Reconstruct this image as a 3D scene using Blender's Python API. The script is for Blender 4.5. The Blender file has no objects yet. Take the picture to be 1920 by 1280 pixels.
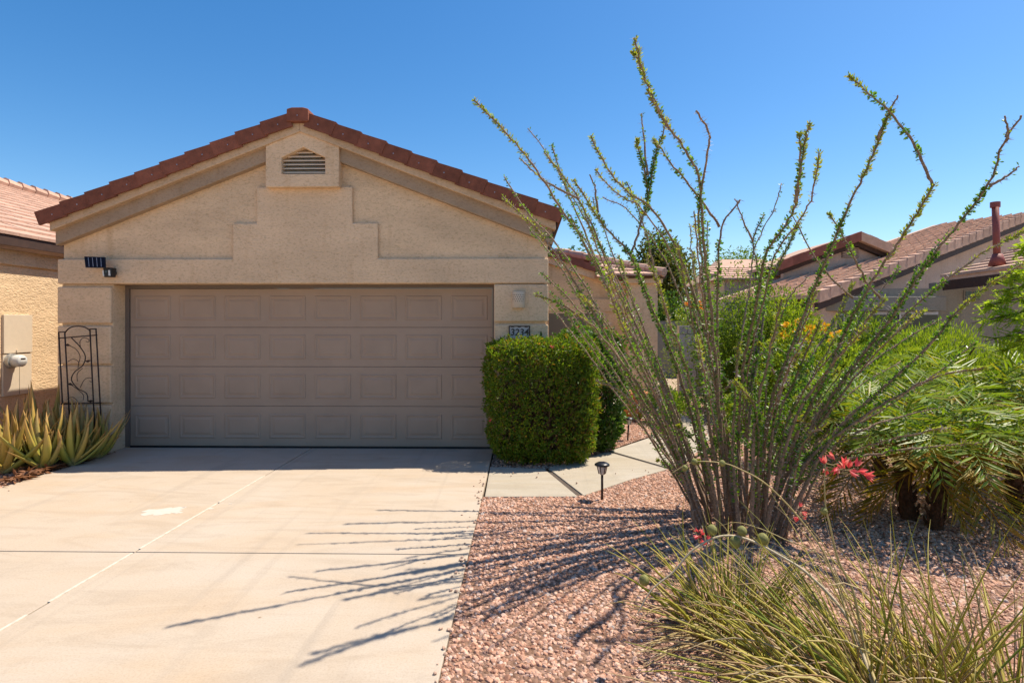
import bpy, math, random
import numpy as np
from mathutils import Vector, Matrix

# ---------------------------------------------------------------- camera, sky, sun, exposure
scene = bpy.context.scene
FPX, VX, VY, CH = 1100.0, 981.0, 608.0, 1.64       # focal length in 1920-px units, vanishing point, eye height
YAW = math.atan((VX - 960.0) / FPX)
cam_d = bpy.data.cameras.new('camera')
cam = bpy.data.objects.new('camera', cam_d)
scene.collection.objects.link(cam)
cam_d.sensor_width = 36.0
cam_d.lens = FPX / 1920.0 * 36.0
cam_d.shift_y = -(640.0 - VY) / 1920.0
cam_d.clip_start, cam_d.clip_end = 0.05, 2000.0
cam.location = (0, 0, CH)
cam.rotation_euler = (math.radians(90), 0, YAW)
scene.camera = cam

SUN_A, SUN_B = 0.52, 0.21                            # shadow run per metre of height: to the left, to the camera
sun_dir = Vector((SUN_A, SUN_B, 1.0)).normalized()
sun_el = math.asin(sun_dir.z)
world = bpy.data.worlds.new('World')
scene.world = world
world.use_nodes = True
wn = world.node_tree.nodes
wl = world.node_tree.links
sky = wn.new('ShaderNodeTexSky')
sky.sky_type = 'NISHITA'
sky.sun_disc = False
sky.sun_elevation = sun_el
sky.sun_rotation = math.atan2(sun_dir.x, sun_dir.y)
sky.altitude = 400
sky.air_density = 1.0
sky.dust_density = 0.8
sky.ozone_density = 1.6
bgn = wn['Background']
bgn.inputs['Strength'].default_value = 0.10
hs = wn.new('ShaderNodeHueSaturation')           # a clear desert sky: the same hue everywhere, deeper
hs.inputs['Saturation'].default_value = 1.38
hs.inputs['Value'].default_value = 1.0
wl.new(sky.outputs[0], hs.inputs['Color'])
wl.new(hs.outputs[0], bgn.inputs['Color'])
sun_d = bpy.data.lights.new('sun', 'SUN')
sun_d.energy = 4.4
sun_d.angle = math.radians(0.53)
sun_d.color = (1.0, 0.90, 0.76)
sun = bpy.data.objects.new('sun', sun_d)
scene.collection.objects.link(sun)
sun.rotation_euler = (-sun_dir).to_track_quat('-Z', 'Y').to_euler()
sun.location = (6, 4, 12)
scene.view_settings.view_transform = 'Standard'
scene.view_settings.look = 'None'
scene.view_settings.gamma = 1.0
scene.view_settings.use_curve_mapping = False
scene.view_settings.exposure = 0.80
scene.cycles.max_bounces = 8
scene.cycles.diffuse_bounces = 4
scene.cycles.transparent_max_bounces = 8

# ---------------------------------------------------------------- helpers
rnd = random.Random(7)
rng = np.random.default_rng(7)
C = scene.collection
CS, SN = math.cos(YAW), math.sin(YAW)

def at(px, py, Y):
    """World point on the ray of the photograph's point (px, py) at distance Y."""
    t = (px - 960.0) / FPX
    X = Y * (t * CS - SN) / (CS + t * SN)
    d = -X * SN + Y * CS
    return Vector((X, Y, CH + (VY - py) * d / FPX))

def gp(px, py, z=0.0):
    t = (px - 960.0) / FPX
    d = (CH - z) * FPX / (py - VY)
    Y = d * (CS + t * SN)
    X = d * (t * CS - SN)
    return Vector((X, Y, z))

def tag(o, label=None, cat=None, group=None, kind=None):
    if label: o['label'] = label
    if cat: o['category'] = cat
    if group: o['group'] = group
    if kind: o['kind'] = kind
    return o

def empty(name, loc=(0, 0, 0), label=None, cat=None, group=None, rz=0.0):
    o = bpy.data.objects.new(name, None)
    o.empty_display_size = 0.1
    C.objects.link(o)
    o.location = loc
    o.rotation_euler = (0, 0, rz)
    o['_base'] = 1
    del o['_base']
    return tag(o, label, cat, group)

def link_mesh(name, me, mat=None, parent=None, loc=None):
    o = bpy.data.objects.new(name, me)
    C.objects.link(o)
    if mat is not None and not me.materials:
        for m in (mat if isinstance(mat, (list, tuple)) else [mat]):
            me.materials.append(m)
    if parent is not None:
        o.parent = parent
    if loc is not None:
        o.location = loc
    return o

class MB:
    """Collects shapes; build() makes ONE mesh object. Coordinates are world minus org."""
    def __init__(self, org=(0, 0, 0)):
        self.v, self.f, self.m, self.o = [], [], [], Vector(org)
        self.mi = 0
        self.uv = []
    def add(self, vs, fs):
        n = len(self.v)
        self.v += [tuple(Vector(p) - self.o) for p in vs]
        self.f += [tuple(i + n for i in f) for f in fs]
        self.m += [self.mi] * len(fs)
    def box(self, x0, x1, y0, y1, z0, z1):
        vs = [(x, y, z) for z in (z0, z1) for y in (y0, y1) for x in (x0, x1)]
        self.add(vs, [(0, 2, 3, 1), (4, 5, 7, 6), (0, 1, 5, 4), (2, 6, 7, 3), (0, 4, 6, 2), (1, 3, 7, 5)])
    def hexa(self, vs):
        self.add(vs, [(0, 2, 3, 1), (4, 5, 7, 6), (0, 1, 5, 4), (2, 6, 7, 3), (0, 4, 6, 2), (1, 3, 7, 5)])
    def prism_y(self, poly, y0, y1):
        """poly of (x, z), counter-clockwise seen from -Y, extruded from y0 (front) to y1."""
        n = len(poly)
        vs = [(x, y0, z) for x, z in poly] + [(x, y1, z) for x, z in poly]
        fs = [tuple(range(n)), tuple(range(2 * n - 1, n - 1, -1))]
        fs += [(i, n + i, n + (i + 1) % n, (i + 1) % n) for i in range(n)]
        self.add(vs, fs)
    def prism_z(self, poly, z0, z1):
        n = len(poly)
        vs = [(p[0], p[1], z0) for p in poly] + [(p[0], p[1], z1) for p in poly]
        fs = [tuple(range(n - 1, -1, -1)), tuple(range(n, 2 * n))]
        fs += [(i, (i + 1) % n, n + (i + 1) % n, n + i) for i in range(n)]
        self.add(vs, fs)
    def tube(self, pts, rad, n=6, cap=True, flat=1.0):
        pts = [Vector(p) for p in pts]
        if not isinstance(rad, (list, tuple)): rad = [rad] * len(pts)
        vs, fs = [], []
        ref = None
        for i, p in enumerate(pts):
            t = (pts[min(i + 1, len(pts) - 1)] - pts[max(i - 1, 0)])
            if t.length < 1e-9: t = Vector((0, 0, 1))
            t.normalize()
            if ref is None:
                ref = t.orthogonal().normalized()
            ref = (ref - t * ref.dot(t))
            if ref.length < 1e-6: ref = t.orthogonal()
            ref.normalize()
            b = t.cross(ref)
            for k in range(n):
                a = 2 * math.pi * k / n
                vs.append(p + (ref * math.cos(a) + b * math.sin(a) * flat) * rad[i])
        for i in range(len(pts) - 1):
            for k in range(n):
                a, b2 = i * n + k, i * n + (k + 1) % n
                fs.append((a, b2, b2 + n, a + n))
        if cap:
            fs.append(tuple(range(n - 1, -1, -1)))
            fs.append(tuple(range((len(pts) - 1) * n, len(pts) * n)))
        self.add(vs, fs)
    def lathe(self, c, prof, n=16, a0=0.0, a1=2 * math.pi):
        """prof of (r, z) from bottom to top about the vertical through c."""
        full = abs(a1 - a0 - 2 * math.pi) < 1e-6
        m = n if full else n + 1
        vs, fs = [], []
        for r, z in prof:
            for k in range(m):
                a = a0 + (a1 - a0) * k / n
                vs.append((c[0] + r * math.cos(a), c[1] + r * math.sin(a), c[2] + z))
        for i in range(len(prof) - 1):
            for k in range(n):
                k2 = (k + 1) % m
                fs.append((i * m + k, i * m + k2, (i + 1) * m + k2, (i + 1) * m + k))
        if full:
            fs.append(tuple(range(m - 1, -1, -1)))
            fs.append(tuple(range((len(prof) - 1) * m, len(prof) * m)))
        self.add(vs, fs)
    def ball(self, c, r, n=8, sz=1.0):
        prof = [(max(1e-4, r * math.sin(math.pi * i / n)), -r * sz * math.cos(math.pi * i / n)) for i in range(n + 1)]
        self.lathe(c, prof, n + 2)
    def mesh(self, name, smooth=False):
        me = bpy.data.meshes.new(name)
        me.from_pydata(self.v, [], self.f)
        if any(self.m): me.polygons.foreach_set('material_index', self.m)
        if smooth: me.polygons.foreach_set('use_smooth', [True] * len(self.f))
        me.update()
        return me
    def build(self, name, mat, parent=None, smooth=False, bevel=0.0, loc=None, seg=2):
        o = link_mesh(name, self.mesh(name, smooth), mat, parent, loc)
        if bevel > 0:
            b = o.modifiers.new('bevel', 'BEVEL')
            b.width, b.segments, b.limit_method, b.angle_limit = bevel, seg, 'ANGLE', math.radians(40)
        return o

def leaf_mesh(name, P, D, N, L, W, mat, parent=None, fold=0.2, loc=None, mid=0.45):
    """Many small folded leaves (two triangles each) as one mesh. P base, D direction, N face normal."""
    P = np.asarray(P, float); D = np.asarray(D, float); N = np.asarray(N, float)
    D = D / (np.linalg.norm(D, axis=1, keepdims=True) + 1e-9)
    S = np.cross(D, N); S /= (np.linalg.norm(S, axis=1, keepdims=True) + 1e-9)
    N = np.cross(S, D)
    L = np.broadcast_to(np.asarray(L, float).reshape(-1, 1), (len(P), 1)); W = np.broadcast_to(np.asarray(W, float).reshape(-1, 1), (len(P), 1))
    V = np.empty((len(P), 4, 3))
    V[:, 0] = P
    V[:, 1] = P + D * L * mid + S * W * .5 + N * W * fold
    V[:, 2] = P + D * L
    V[:, 3] = P + D * L * mid - S * W * .5 + N * W * fold
    n = len(P)
    base = (np.arange(n) * 4).reshape(-1, 1)
    F = np.concatenate([base + np.array([[0, 3, 2]]), base + np.array([[0, 2, 1]])], 1).reshape(-1)
    me = bpy.data.meshes.new(name)
    me.vertices.add(n * 4); me.vertices.foreach_set('co', V.reshape(-1))
    me.loops.add(n * 6); me.loops.foreach_set('vertex_index', F.astype(np.int32))
    me.polygons.add(n * 2)
    me.polygons.foreach_set('loop_start', np.arange(0, n * 6, 3, dtype=np.int32))
    me.polygons.foreach_set('loop_total', np.full(n * 2, 3, dtype=np.int32))
    me.update(calc_edges=True)
    me.validate()
    o = link_mesh(name, me, mat, parent, loc)
    if parent is not None and name not in ('bloom',): o['kind'] = 'stuff'
    return o

def rdirs(n):
    d = rng.normal(size=(n, 3))
    return d / np.linalg.norm(d, axis=1, keepdims=True)

def smooth_path(pts, per=6):
    """Catmull-Rom through the points."""
    P = [Vector(p) for p in pts]
    P = [P[0] * 2 - P[1]] + P + [P[-1] * 2 - P[-2]]
    out = []
    for i in range(1, len(P) - 2):
        a, b, c, d = P[i - 1], P[i], P[i + 1], P[i + 2]
        for k in range(per):
            t = k / per
            out.append(0.5 * ((2 * b) + (c - a) * t + (2 * a - 5 * b + 4 * c - d) * t * t + (3 * b - a - 3 * c + d) * t ** 3))
    out.append(P[-2].copy())
    return out

# ---------------------------------------------------------------- materials
MATS = {}
class NT:
    def __init__(self, name):
        self.mat = bpy.data.materials.new(name)
        self.mat.use_nodes = True
        self.t = self.mat.node_tree
        self.b = self.t.nodes['Principled BSDF']
        self.out = self.t.nodes['Material Output']
    def n(self, typ, **kw):
        nd = self.t.nodes.new('ShaderNode' + typ)
        for k, v in kw.items():
            if k.startswith('i_'):
                key = k[2:].replace('_', ' ')
                nd.inputs[int(key) if key.isdigit() else key].default_value = v
            else:
                setattr(nd, k, v)
        return nd
    def l(self, a, b):
        self.t.links.new(a, b)
    def coord(self, which='Object', scale=(1, 1, 1)):
        tc = self.n('TexCoord'); mp = self.n('Mapping')
        mp.inputs['Scale'].default_value = scale
        self.l(tc.outputs[which], mp.inputs[0])
        return mp.outputs[0]
    def noise(self, vec, scale, detail=4, rough=0.55, dist=0.0):
        nd = self.n('TexNoise'); nd.inputs['Scale'].default_value = scale
        nd.inputs['Detail'].default_value = detail; nd.inputs['Roughness'].default_value = rough
        nd.inputs['Distortion'].default_value = dist
        if vec is not None: self.l(vec, nd.inputs['Vector'])
        return nd.outputs['Fac']
    def ramp(self, fac, stops, interp='LINEAR'):
        r = self.n('ValToRGB'); r.color_ramp.interpolation = interp
        el = r.color_ramp.elements
        while len(el) < len(stops): el.new(0.5)
        for e, (p, c) in zip(el, stops):
            e.position = p; e.color = (c[0], c[1], c[2], 1) if len(c) == 3 else c
        self.l(fac, r.inputs[0])
        return r.outputs[0]
    def mix(self, fac, a, b, mode='MIX'):
        m = self.n('Mix', data_type='RGBA', blend_type=mode)
        for sock, val in ((m.inputs[0], fac), (m.inputs[6], a), (m.inputs[7], b)):
            if isinstance(val, (int, float)): sock.default_value = val
            elif isinstance(val, tuple): sock.default_value = (*val, 1)
            else: self.l(val, sock)
        return m.outputs[2]
    def bump(self, height, strength, dist):
        b = self.n('Bump'); b.inputs['Strength'].default_value = strength; b.inputs['Distance'].default_value = dist
        self.l(height, b.inputs['Height'])
        return b
    def math(self, op, a, b=None):
        m = self.n('Math', operation=op)
        for s, v in ((m.inputs[0], a), (m.inputs[1], b)):
            if v is None: continue
            if isinstance(v, (int, float)): s.default_value = v
            else: self.l(v, s)
        return m.outputs[0]

def world_vec(nt, scale=(1, 1, 1)):
    g = nt.n('NewGeometry'); mp = nt.n('Mapping'); mp.inputs['Scale'].default_value = scale
    nt.l(g.outputs['Position'], mp.inputs[0])
    return mp.outputs[0]

def stucco(name, col, var=0.10, rough=0.9, bump=0.5, stain=(0.8, 0.72, 0.62)):
    nt = NT(name)
    v = world_vec(nt, (1, 1, 1.9))
    vs = world_vec(nt, (1.0, 1.0, 2.6))
    big = nt.noise(vs, 1.3, 5, 0.6)
    c1 = tuple(x * (1 - var) for x in col); c2 = tuple(min(1, x * (1 + var)) for x in col)
    base = nt.ramp(big, [(0.3, c1), (0.7, c2)])
    streak = nt.noise(world_vec(nt, (3.2, 3.2, 0.35)), 2.0, 4, 0.6)
    base = nt.mix(nt.math('MULTIPLY', nt.ramp(streak, [(0.55, (0, 0, 0)), (0.75, (1, 1, 1))]), 0.5), base, tuple(a * b for a, b in zip(col, stain)))
    fine = nt.noise(v, 26, 5, 0.65, 0.8)
    mid = nt.noise(v, 9, 3, 0.5, 1.2)
    crack = nt.n('TexVoronoi', feature='DISTANCE_TO_EDGE'); crack.inputs['Scale'].default_value = 11
    wv = world_vec(nt, (1, 1, 2.2))
    dn = nt.n('TexNoise'); dn.inputs['Scale'].default_value = 6; nt.l(wv, dn.inputs['Vector'])
    wm = nt.n('Mix', data_type='VECTOR'); wm.inputs[0].default_value = 0.12; nt.l(wv, wm.inputs[4]); nt.l(dn.outputs['Color'], wm.inputs[5])
    nt.l(wm.outputs[1], crack.inputs['Vector'])
    cr = nt.ramp(crack.outputs['Distance'], [(0.0, (0, 0, 0)), (0.12, (1, 1, 1))])
    pores = nt.ramp(fine, [(0.36, (0.78, 0.76, 0.72)), (0.5, (1, 1, 1))])
    base = nt.mix(1.0, base, pores, 'MULTIPLY')
    h = nt.math('ADD', nt.math('MULTIPLY', fine, 0.7), nt.math('MULTIPLY', mid, 0.6))
    h = nt.math('ADD', h, nt.math('MULTIPLY', cr, 0.16))
    b = nt.bump(h, bump, 0.02)
    nt.l(base, nt.b.inputs['Base Color']); nt.l(b.outputs[0], nt.b.inputs['Normal'])
    nt.b.inputs['Roughness'].default_value = rough
    nt.b.inputs['Specular IOR Level'].default_value = 0.2
    return nt.mat

def plain(name, col, rough=0.6, metal=0.0, var=0.12, scale=14, bump=0.15, spec=0.4, obj_rand=0.0, world_space=True):
    nt = NT(name)
    v = world_vec(nt) if world_space else nt.coord('Object')
    n1 = nt.noise(v, scale, 5, 0.6)
    base = nt.ramp(n1, [(0.3, tuple(x * (1 - var) for x in col)), (0.7, tuple(min(1, x * (1 + var)) for x in col))])
    if obj_rand:
        oi = nt.n('ObjectInfo')
        rr = nt.ramp(oi.outputs['Random'], [(0.0, (1 - obj_rand,) * 3), (1.0, (1 + obj_rand * .6,) * 3)])
        base = nt.mix(1.0, base, rr, 'MULTIPLY')
    nt.l(base, nt.b.inputs['Base Color'])
    n2 = nt.noise(v, scale * 6, 3, 0.6)
    b = nt.bump(n2, bump, 0.01); nt.l(b.outputs[0], nt.b.inputs['Normal'])
    nt.b.inputs['Roughness'].default_value = rough
    nt.b.inputs['Metallic'].default_value = metal
    nt.b.inputs['Specular IOR Level'].default_value = spec
    return nt.mat

def leafmat(name, cols, trans=0.35, rough=0.5, spec=0.35, tcol=None):
    """cols: list of colours picked per leaf."""
    nt = NT(name)
    g = nt.n('NewGeometry')
    stops = [(i / max(1, len(cols) - 1), c) for i, c in enumerate(cols)]
    base = nt.ramp(g.outputs['Random Per Island'], stops)
    nt.l(base, nt.b.inputs['Base Color'])
    nt.b.inputs['Roughness'].default_value = rough
    nt.b.inputs['Specular IOR Level'].default_value = spec
    tr = nt.n('BsdfTranslucent')
    tm = nt.mix(1.0, base, tcol or (1.5, 1.5, 0.55), 'MULTIPLY')
    nt.l(tm, tr.inputs['Color'])
    ms = nt.n('MixShader'); ms.inputs[0].default_value = trans
    nt.l(nt.b.outputs[0], ms.inputs[1]); nt.l(tr.outputs[0], ms.inputs[2]); nt.l(ms.outputs[0], nt.out.inputs['Surface'])
    return nt.mat

M = {}
M['stucco'] = stucco('tan_stucco', (0.70, 0.505, 0.32), 0.13)
M['stucco_block'] = stucco('tan_stucco_block', (0.70, 0.505, 0.325), 0.10)
M['trim'] = stucco('taupe_trim', (0.37, 0.27, 0.185), 0.10, bump=0.25)
M['rake'] = stucco('tan_rake_paint', (0.56, 0.40, 0.26), 0.10, bump=0.25)
M['stucco_left'] = stucco('ochre_stucco', (0.70, 0.51, 0.31), 0.12, bump=0.9)
M['stucco_pink'] = stucco('rosy_stucco', (0.60, 0.43, 0.33), 0.08)
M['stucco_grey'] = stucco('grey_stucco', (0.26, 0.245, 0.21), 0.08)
M['door'] = plain('taupe_door_paint', (0.36, 0.26, 0.19), 0.55, 0, 0.07, 2.2, 0.06, 0.25)
M['door_frame'] = plain('brown_frame_paint', (0.15, 0.115, 0.095), 0.5, 0, 0.08, 6, 0.08)
M['tile'] = plain('red_brown_concrete_tile', (0.215, 0.075, 0.045), 0.85, 0, 0.22, 9, 0.4, 0.25, obj_rand=0.18)
M['tile_sun'] = plain('faded_sunlit_tile', (0.50, 0.32, 0.235), 0.85, 0, 0.16, 7, 0.35, 0.2, obj_rand=0.16)  # faded tile, its colour also paled for full sunlight on the slopes
M['tile_lit'] = plain('sun_brightened_tile', (0.53, 0.355, 0.255), 0.85, 0, 0.14, 7, 0.35, 0.2, obj_rand=0.16)  # brighter copy of the faded tile, making up in colour for weaker sun
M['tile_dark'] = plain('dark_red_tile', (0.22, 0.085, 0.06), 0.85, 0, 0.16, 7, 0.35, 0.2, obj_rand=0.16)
M['wood_dark'] = plain('dark_brown_fascia', (0.055, 0.028, 0.018), 0.7, 0, 0.2, 10, 0.15)
M['nail'] = plain('nail_steel', (0.35, 0.37, 0.42), 0.4, 0.7)
M['dark'] = plain('dark_void', (0.012, 0.011, 0.01), 0.9)
M['black'] = plain('black_plastic', (0.015, 0.015, 0.016), 0.35, 0, 0.1)
M['solar'] = plain('solar_cell', (0.006, 0.007, 0.016), 0.5, 0, 0.2, 40, 0.0, 0.12)
M['silver'] = plain('silver_line', (0.42, 0.42, 0.47), 0.4, 0.3)
M['white'] = plain('white_plastic', (0.68, 0.66, 0.62), 0.4)
M['ceramic'] = plain('cream_ceramic', (0.62, 0.48, 0.34), 0.7, 0, 0.06)
M['iron'] = plain('rusty_dark_iron', (0.04, 0.022, 0.018), 0.6, 0.3, 0.3, 30, 0.2)
M['cream_metal'] = plain('cream_painted_metal', (0.60, 0.50, 0.37), 0.5, 0, 0.04)
M['grey_metal'] = plain('grey_metal', (0.42, 0.42, 0.40), 0.35, 0.5)
M['dial'] = plain('meter_dial', (0.55, 0.55, 0.52), 0.2, 0, 0.1, 60)
M['pipe'] = plain('oxide_red_pipe', (0.24, 0.06, 0.045), 0.6)
M['plaque'] = plain('grey_plaque', (0.42, 0.40, 0.40), 0.5, 0, 0.12, 20)
M['terracotta'] = plain('terracotta', (0.42, 0.16, 0.06), 0.8, 0, 0.15, 8, 0.2)
M['block'] = plain('grey_concrete_block', (0.36, 0.34, 0.30), 0.9, 0, 0.12, 12, 0.4, obj_rand=0.1)
M['bark'] = plain('ocotillo_bark', (0.30, 0.21, 0.14), 0.85, 0, 0.5, 60, 0.8, 0.2)
M['bark_dark'] = plain('brown_bark', (0.10, 0.06, 0.035), 0.9, 0, 0.4, 40, 0.8, 0.1)
M['thorn'] = plain('grey_thorn', (0.42, 0.35, 0.31), 0.6)
M['leaf_oco'] = leafmat('ocotillo_leaf', [(0.05, 0.13, 0.018), (0.10, 0.22, 0.025), (0.21, 0.34, 0.03), (0.075, 0.17, 0.03)], 0.45, 0.35, 0.45)
M['leaf_tip'] = leafmat('ocotillo_young_leaf', [(0.22, 0.30, 0.04), (0.32, 0.34, 0.06), (0.15, 0.24, 0.03), (0.36, 0.28, 0.06)], 0.45, 0.45)
M['leaf_hedge'] = leafmat('hedge_leaf', [(0.06, 0.12, 0.012), (0.11, 0.18, 0.015), (0.18, 0.24, 0.02), (0.08, 0.14, 0.014), (0.11, 0.17, 0.016), (0.26, 0.14, 0.03)], 0.5, 0.45, 0.25)
M['leaf_dark'] = leafmat('glossy_dark_leaf', [(0.045, 0.10, 0.016), (0.085, 0.16, 0.02), (0.06, 0.12, 0.02)], 0.42, 0.4, 0.35)
M['leaf_lime'] = leafmat('lime_leaf', [(0.17, 0.25, 0.02), (0.24, 0.31, 0.03), (0.13, 0.21, 0.02), (0.29, 0.33, 0.05)], 0.52, 0.5, 0.2)
M['leaf_mesquite'] = leafmat('mesquite_leaflet', [(0.26, 0.36, 0.03), (0.34, 0.42, 0.04), (0.20, 0.30, 0.03)], 0.6, 0.5, 0.15)
M['leaf_mid'] = leafmat('green_leaf', [(0.09, 0.16, 0.02), (0.15, 0.22, 0.025), (0.065, 0.12, 0.016), (0.20, 0.25, 0.03)], 0.5, 0.5, 0.2)
M['leaf_tree'] = leafmat('tree_leaf', [(0.06, 0.085, 0.012), (0.10, 0.12, 0.015), (0.14, 0.13, 0.02), (0.045, 0.065, 0.012)], 0.35)
M['leaf_palm'] = leafmat('palm_leaflet', [(0.08, 0.15, 0.012), (0.15, 0.23, 0.018), (0.22, 0.29, 0.022), (0.10, 0.18, 0.015), (0.32, 0.27, 0.03)], 0.42, 0.4, 0.35)
M['leaf_palm_old'] = leafmat('old_palm_leaflet', [(0.13, 0.15, 0.02), (0.26, 0.20, 0.025), (0.38, 0.21, 0.03), (0.11, 0.13, 0.02)], 0.45, 0.5, 0.2)
M['blade'] = leafmat('yucca_blade', [(0.23, 0.25, 0.025), (0.42, 0.36, 0.045), (0.15, 0.20, 0.025), (0.58, 0.46, 0.12), (0.31, 0.30, 0.035), (0.50, 0.37, 0.14)], 0.25, 0.5, 0.25)
M['blade_dry'] = leafmat('dry_yucca_blade', [(0.48, 0.36, 0.17), (0.36, 0.23, 0.11), (0.58, 0.48, 0.28), (0.28, 0.17, 0.08), (0.50, 0.42, 0.15)], 0.2, 0.6)
M['stalk'] = plain('straw_stalk', (0.36, 0.28, 0.11), 0.6, 0, 0.25, 20)
M['stalk_pale'] = plain('pale_stalk', (0.45, 0.37, 0.24), 0.6, 0, 0.25, 20)
M['pod'] = plain('green_pod', (0.21, 0.20, 0.05), 0.6, 0, 0.3, 60, 0.5)
M['petal_pink'] = leafmat('coral_petal', [(0.70, 0.07, 0.08), (0.80, 0.15, 0.14), (0.62, 0.05, 0.07), (0.85, 0.42, 0.30)], 0.35, tcol=(1.2, 0.9, 0.9))
M['petal_yellow'] = leafmat('yellow_petal', [(0.75, 0.42, 0.02), (0.80, 0.50, 0.03), (0.70, 0.33, 0.02)], 0.4, tcol=(1.1, 1.0, 0.6))
M['petal_orange'] = leafmat('orange_petal', [(0.80, 0.20, 0.02), (0.85, 0.30, 0.03)], 0.4, tcol=(1.1, 1.0, 0.6))
M['litter'] = leafmat('dead_aloe_leaf', [(0.16, 0.065, 0.03), (0.25, 0.11, 0.05), (0.10, 0.045, 0.025)], 0.1, 0.8)
M['trunk_palm'] = plain('palm_trunk', (0.11, 0.055, 0.03), 0.95, 0, 0.45, 30, 1.0, 0.1)

def glass_mat(name, col=(0.03, 0.035, 0.04)):
    nt = NT(name)
    nt.b.inputs['Base Color'].default_value = (*col, 1); nt.b.inputs['Roughness'].default_value = 0.08
    n1 = nt.noise(world_vec(nt), 2.0, 2); b = nt.bump(n1, 0.03, 0.05); nt.l(b.outputs[0], nt.b.inputs['Normal'])
    return nt.mat
M['glass'] = glass_mat('dark_glass')
M['screen'] = plain('window_sunscreen', (0.15, 0.135, 0.105), 0.8, 0, 0.06, 90)

def concrete(name, col, warm):
    nt = NT(name)
    v = world_vec(nt)
    a = nt.noise(v, 0.7, 6, 0.6, 0.4)
    base = nt.ramp(a, [(0.3, warm), (0.62, col), (0.85, tuple(min(1, c * 1.06) for c in col))])
    st = nt.noise(world_vec(nt, (0.6, 2.2, 1)), 1.6, 6, 0.65, 1.5)
    base = nt.mix(nt.math('MULTIPLY', nt.ramp(st, [(0.48, (0, 0, 0)), (0.70, (1, 1, 1))]), 0.50), base, tuple(c * 0.76 for c in warm))
    rust = nt.noise(world_vec(nt, (0.5, 1.3, 1)), 0.9, 5, 0.62, 0.8)
    base = nt.mix(nt.math('MULTIPLY', nt.ramp(rust, [(0.50, (0, 0, 0)), (0.70, (1, 1, 1))]), 0.42), base, (warm[0] * 1.0, warm[1] * .88, warm[2] * .72))
    trk = nt.noise(world_vec(nt, (3.4, 0.12, 1)), 1.6, 5, 0.6, 0.5)
    base = nt.mix(nt.math('MULTIPLY', nt.ramp(trk, [(0.55, (0, 0, 0)), (0.72, (1, 1, 1))]), 0.40), base, tuple(c * 0.66 for c in col))
    sc1 = nt.noise(world_vec(nt, (9, 2.2, 1)), 3.1, 5, 0.7, 2.5)
    base = nt.mix(nt.math('MULTIPLY', nt.ramp(sc1, [(0.62, (0, 0, 0)), (0.70, (1, 1, 1))]), 0.22), base, tuple(min(1, c * 1.25) for c in col))
    fine = nt.noise(v, 85, 4, 0.7)
    sp = nt.ramp(fine, [(0.30, (0.86, 0.84, 0.82)), (0.55, (1, 1, 1))])
    base = nt.mix(1.0, base, sp, 'MULTIPLY')
    spots = nt.n('TexVoronoi'); spots.inputs['Scale'].default_value = 2.3; nt.l(v, spots.inputs['Vector'])
    sm = nt.ramp(spots.outputs['Distance'], [(0.012, (0.55, 0.47, 0.38)), (0.03, (1, 1, 1))])
    base = nt.mix(1.0, base, sm, 'MULTIPLY')
    nt.l(base, nt.b.inputs['Base Color'])
    br = nt.noise(world_vec(nt, (1, 6, 1)), 30, 4, 0.7)
    b = nt.bump(nt.math('ADD', fine, br), 0.18, 0.006); nt.l(b.outputs[0], nt.b.inputs['Normal'])
    nt.b.inputs['Roughness'].default_value = 0.85; nt.b.inputs['Specular IOR Level'].default_value = 0.25
    return nt.mat
M['drive'] = concrete('driveway_concrete', (0.462, 0.393, 0.315), (0.445, 0.355, 0.26))
M['walk'] = concrete('walkway_concrete', (0.42, 0.375, 0.305), (0.37, 0.325, 0.25))
M['joint'] = plain('joint_dirt', (0.085, 0.065, 0.05), 0.95)
M['filler'] = plain('joint_filler', (0.54, 0.475, 0.385), 0.9, 0, 0.2, 20)
M['paint'] = plain('spilt_white_paint', (0.52, 0.465, 0.395), 0.8, 0, 0.08, 30)

def ground_mat(name, c1, c2, c3):
    nt = NT(name)
    v = world_vec(nt)
    vo = nt.n('TexVoronoi'); vo.inputs['Scale'].default_value = 45; nt.l(v, vo.inputs['Vector'])
    sep = nt.n('SeparateColor'); nt.l(vo.outputs['Color'], sep.inputs[0])
    base = nt.ramp(sep.outputs[0], [(0.0, c1), (0.5, c2), (1.0, c3)])
    nt.l(base, nt.b.inputs['Base Color'])
    b = nt.bump(vo.outputs['Distance'], 0.8, 0.02); b.invert = True; nt.l(b.outputs[0], nt.b.inputs['Normal'])
    nt.b.inputs['Roughness'].default_value = 0.95; nt.b.inputs['Specular IOR Level'].default_value = 0.1
    return nt.mat
M['bed'] = ground_mat('gravel_bed', (0.15, 0.085, 0.055), (0.22, 0.13, 0.09), (0.30, 0.19, 0.14))
M['soil'] = ground_mat('brown_soil', (0.34, 0.25, 0.17), (0.44, 0.33, 0.23), (0.50, 0.39, 0.29))

def stone_mat():
    nt = NT('pink_gravel_stone')
    oi = nt.n('ObjectInfo')
    base = nt.ramp(oi.outputs['Random'], [(0.0, (0.30, 0.15, 0.098)), (0.25, (0.48, 0.275, 0.185)), (0.5, (0.58, 0.355, 0.25)), (0.72, (0.64, 0.435, 0.325)), (0.86, (0.38, 0.235, 0.175)), (0.96, (0.62, 0.49, 0.41)), (1.0, (0.44, 0.38, 0.34))])
    n1 = nt.noise(nt.coord('Object'), 2.2, 4, 0.6)
    base = nt.mix(1.0, base, nt.ramp(n1, [(0.3, (0.8, 0.76, 0.74)), (0.7, (1.08, 1.06, 1.05))]), 'MULTIPLY')
    nt.l(base, nt.b.inputs['Base Color'])
    nt.b.inputs['Roughness'].default_value = 0.9; nt.b.inputs['Specular IOR Level'].default_value = 0.2
    return nt.mat
M['stone'] = stone_mat()
M['stray'] = plain('loose_pebble', (0.44, 0.29, 0.21), 0.9, 0, 0.3, 30)

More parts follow.
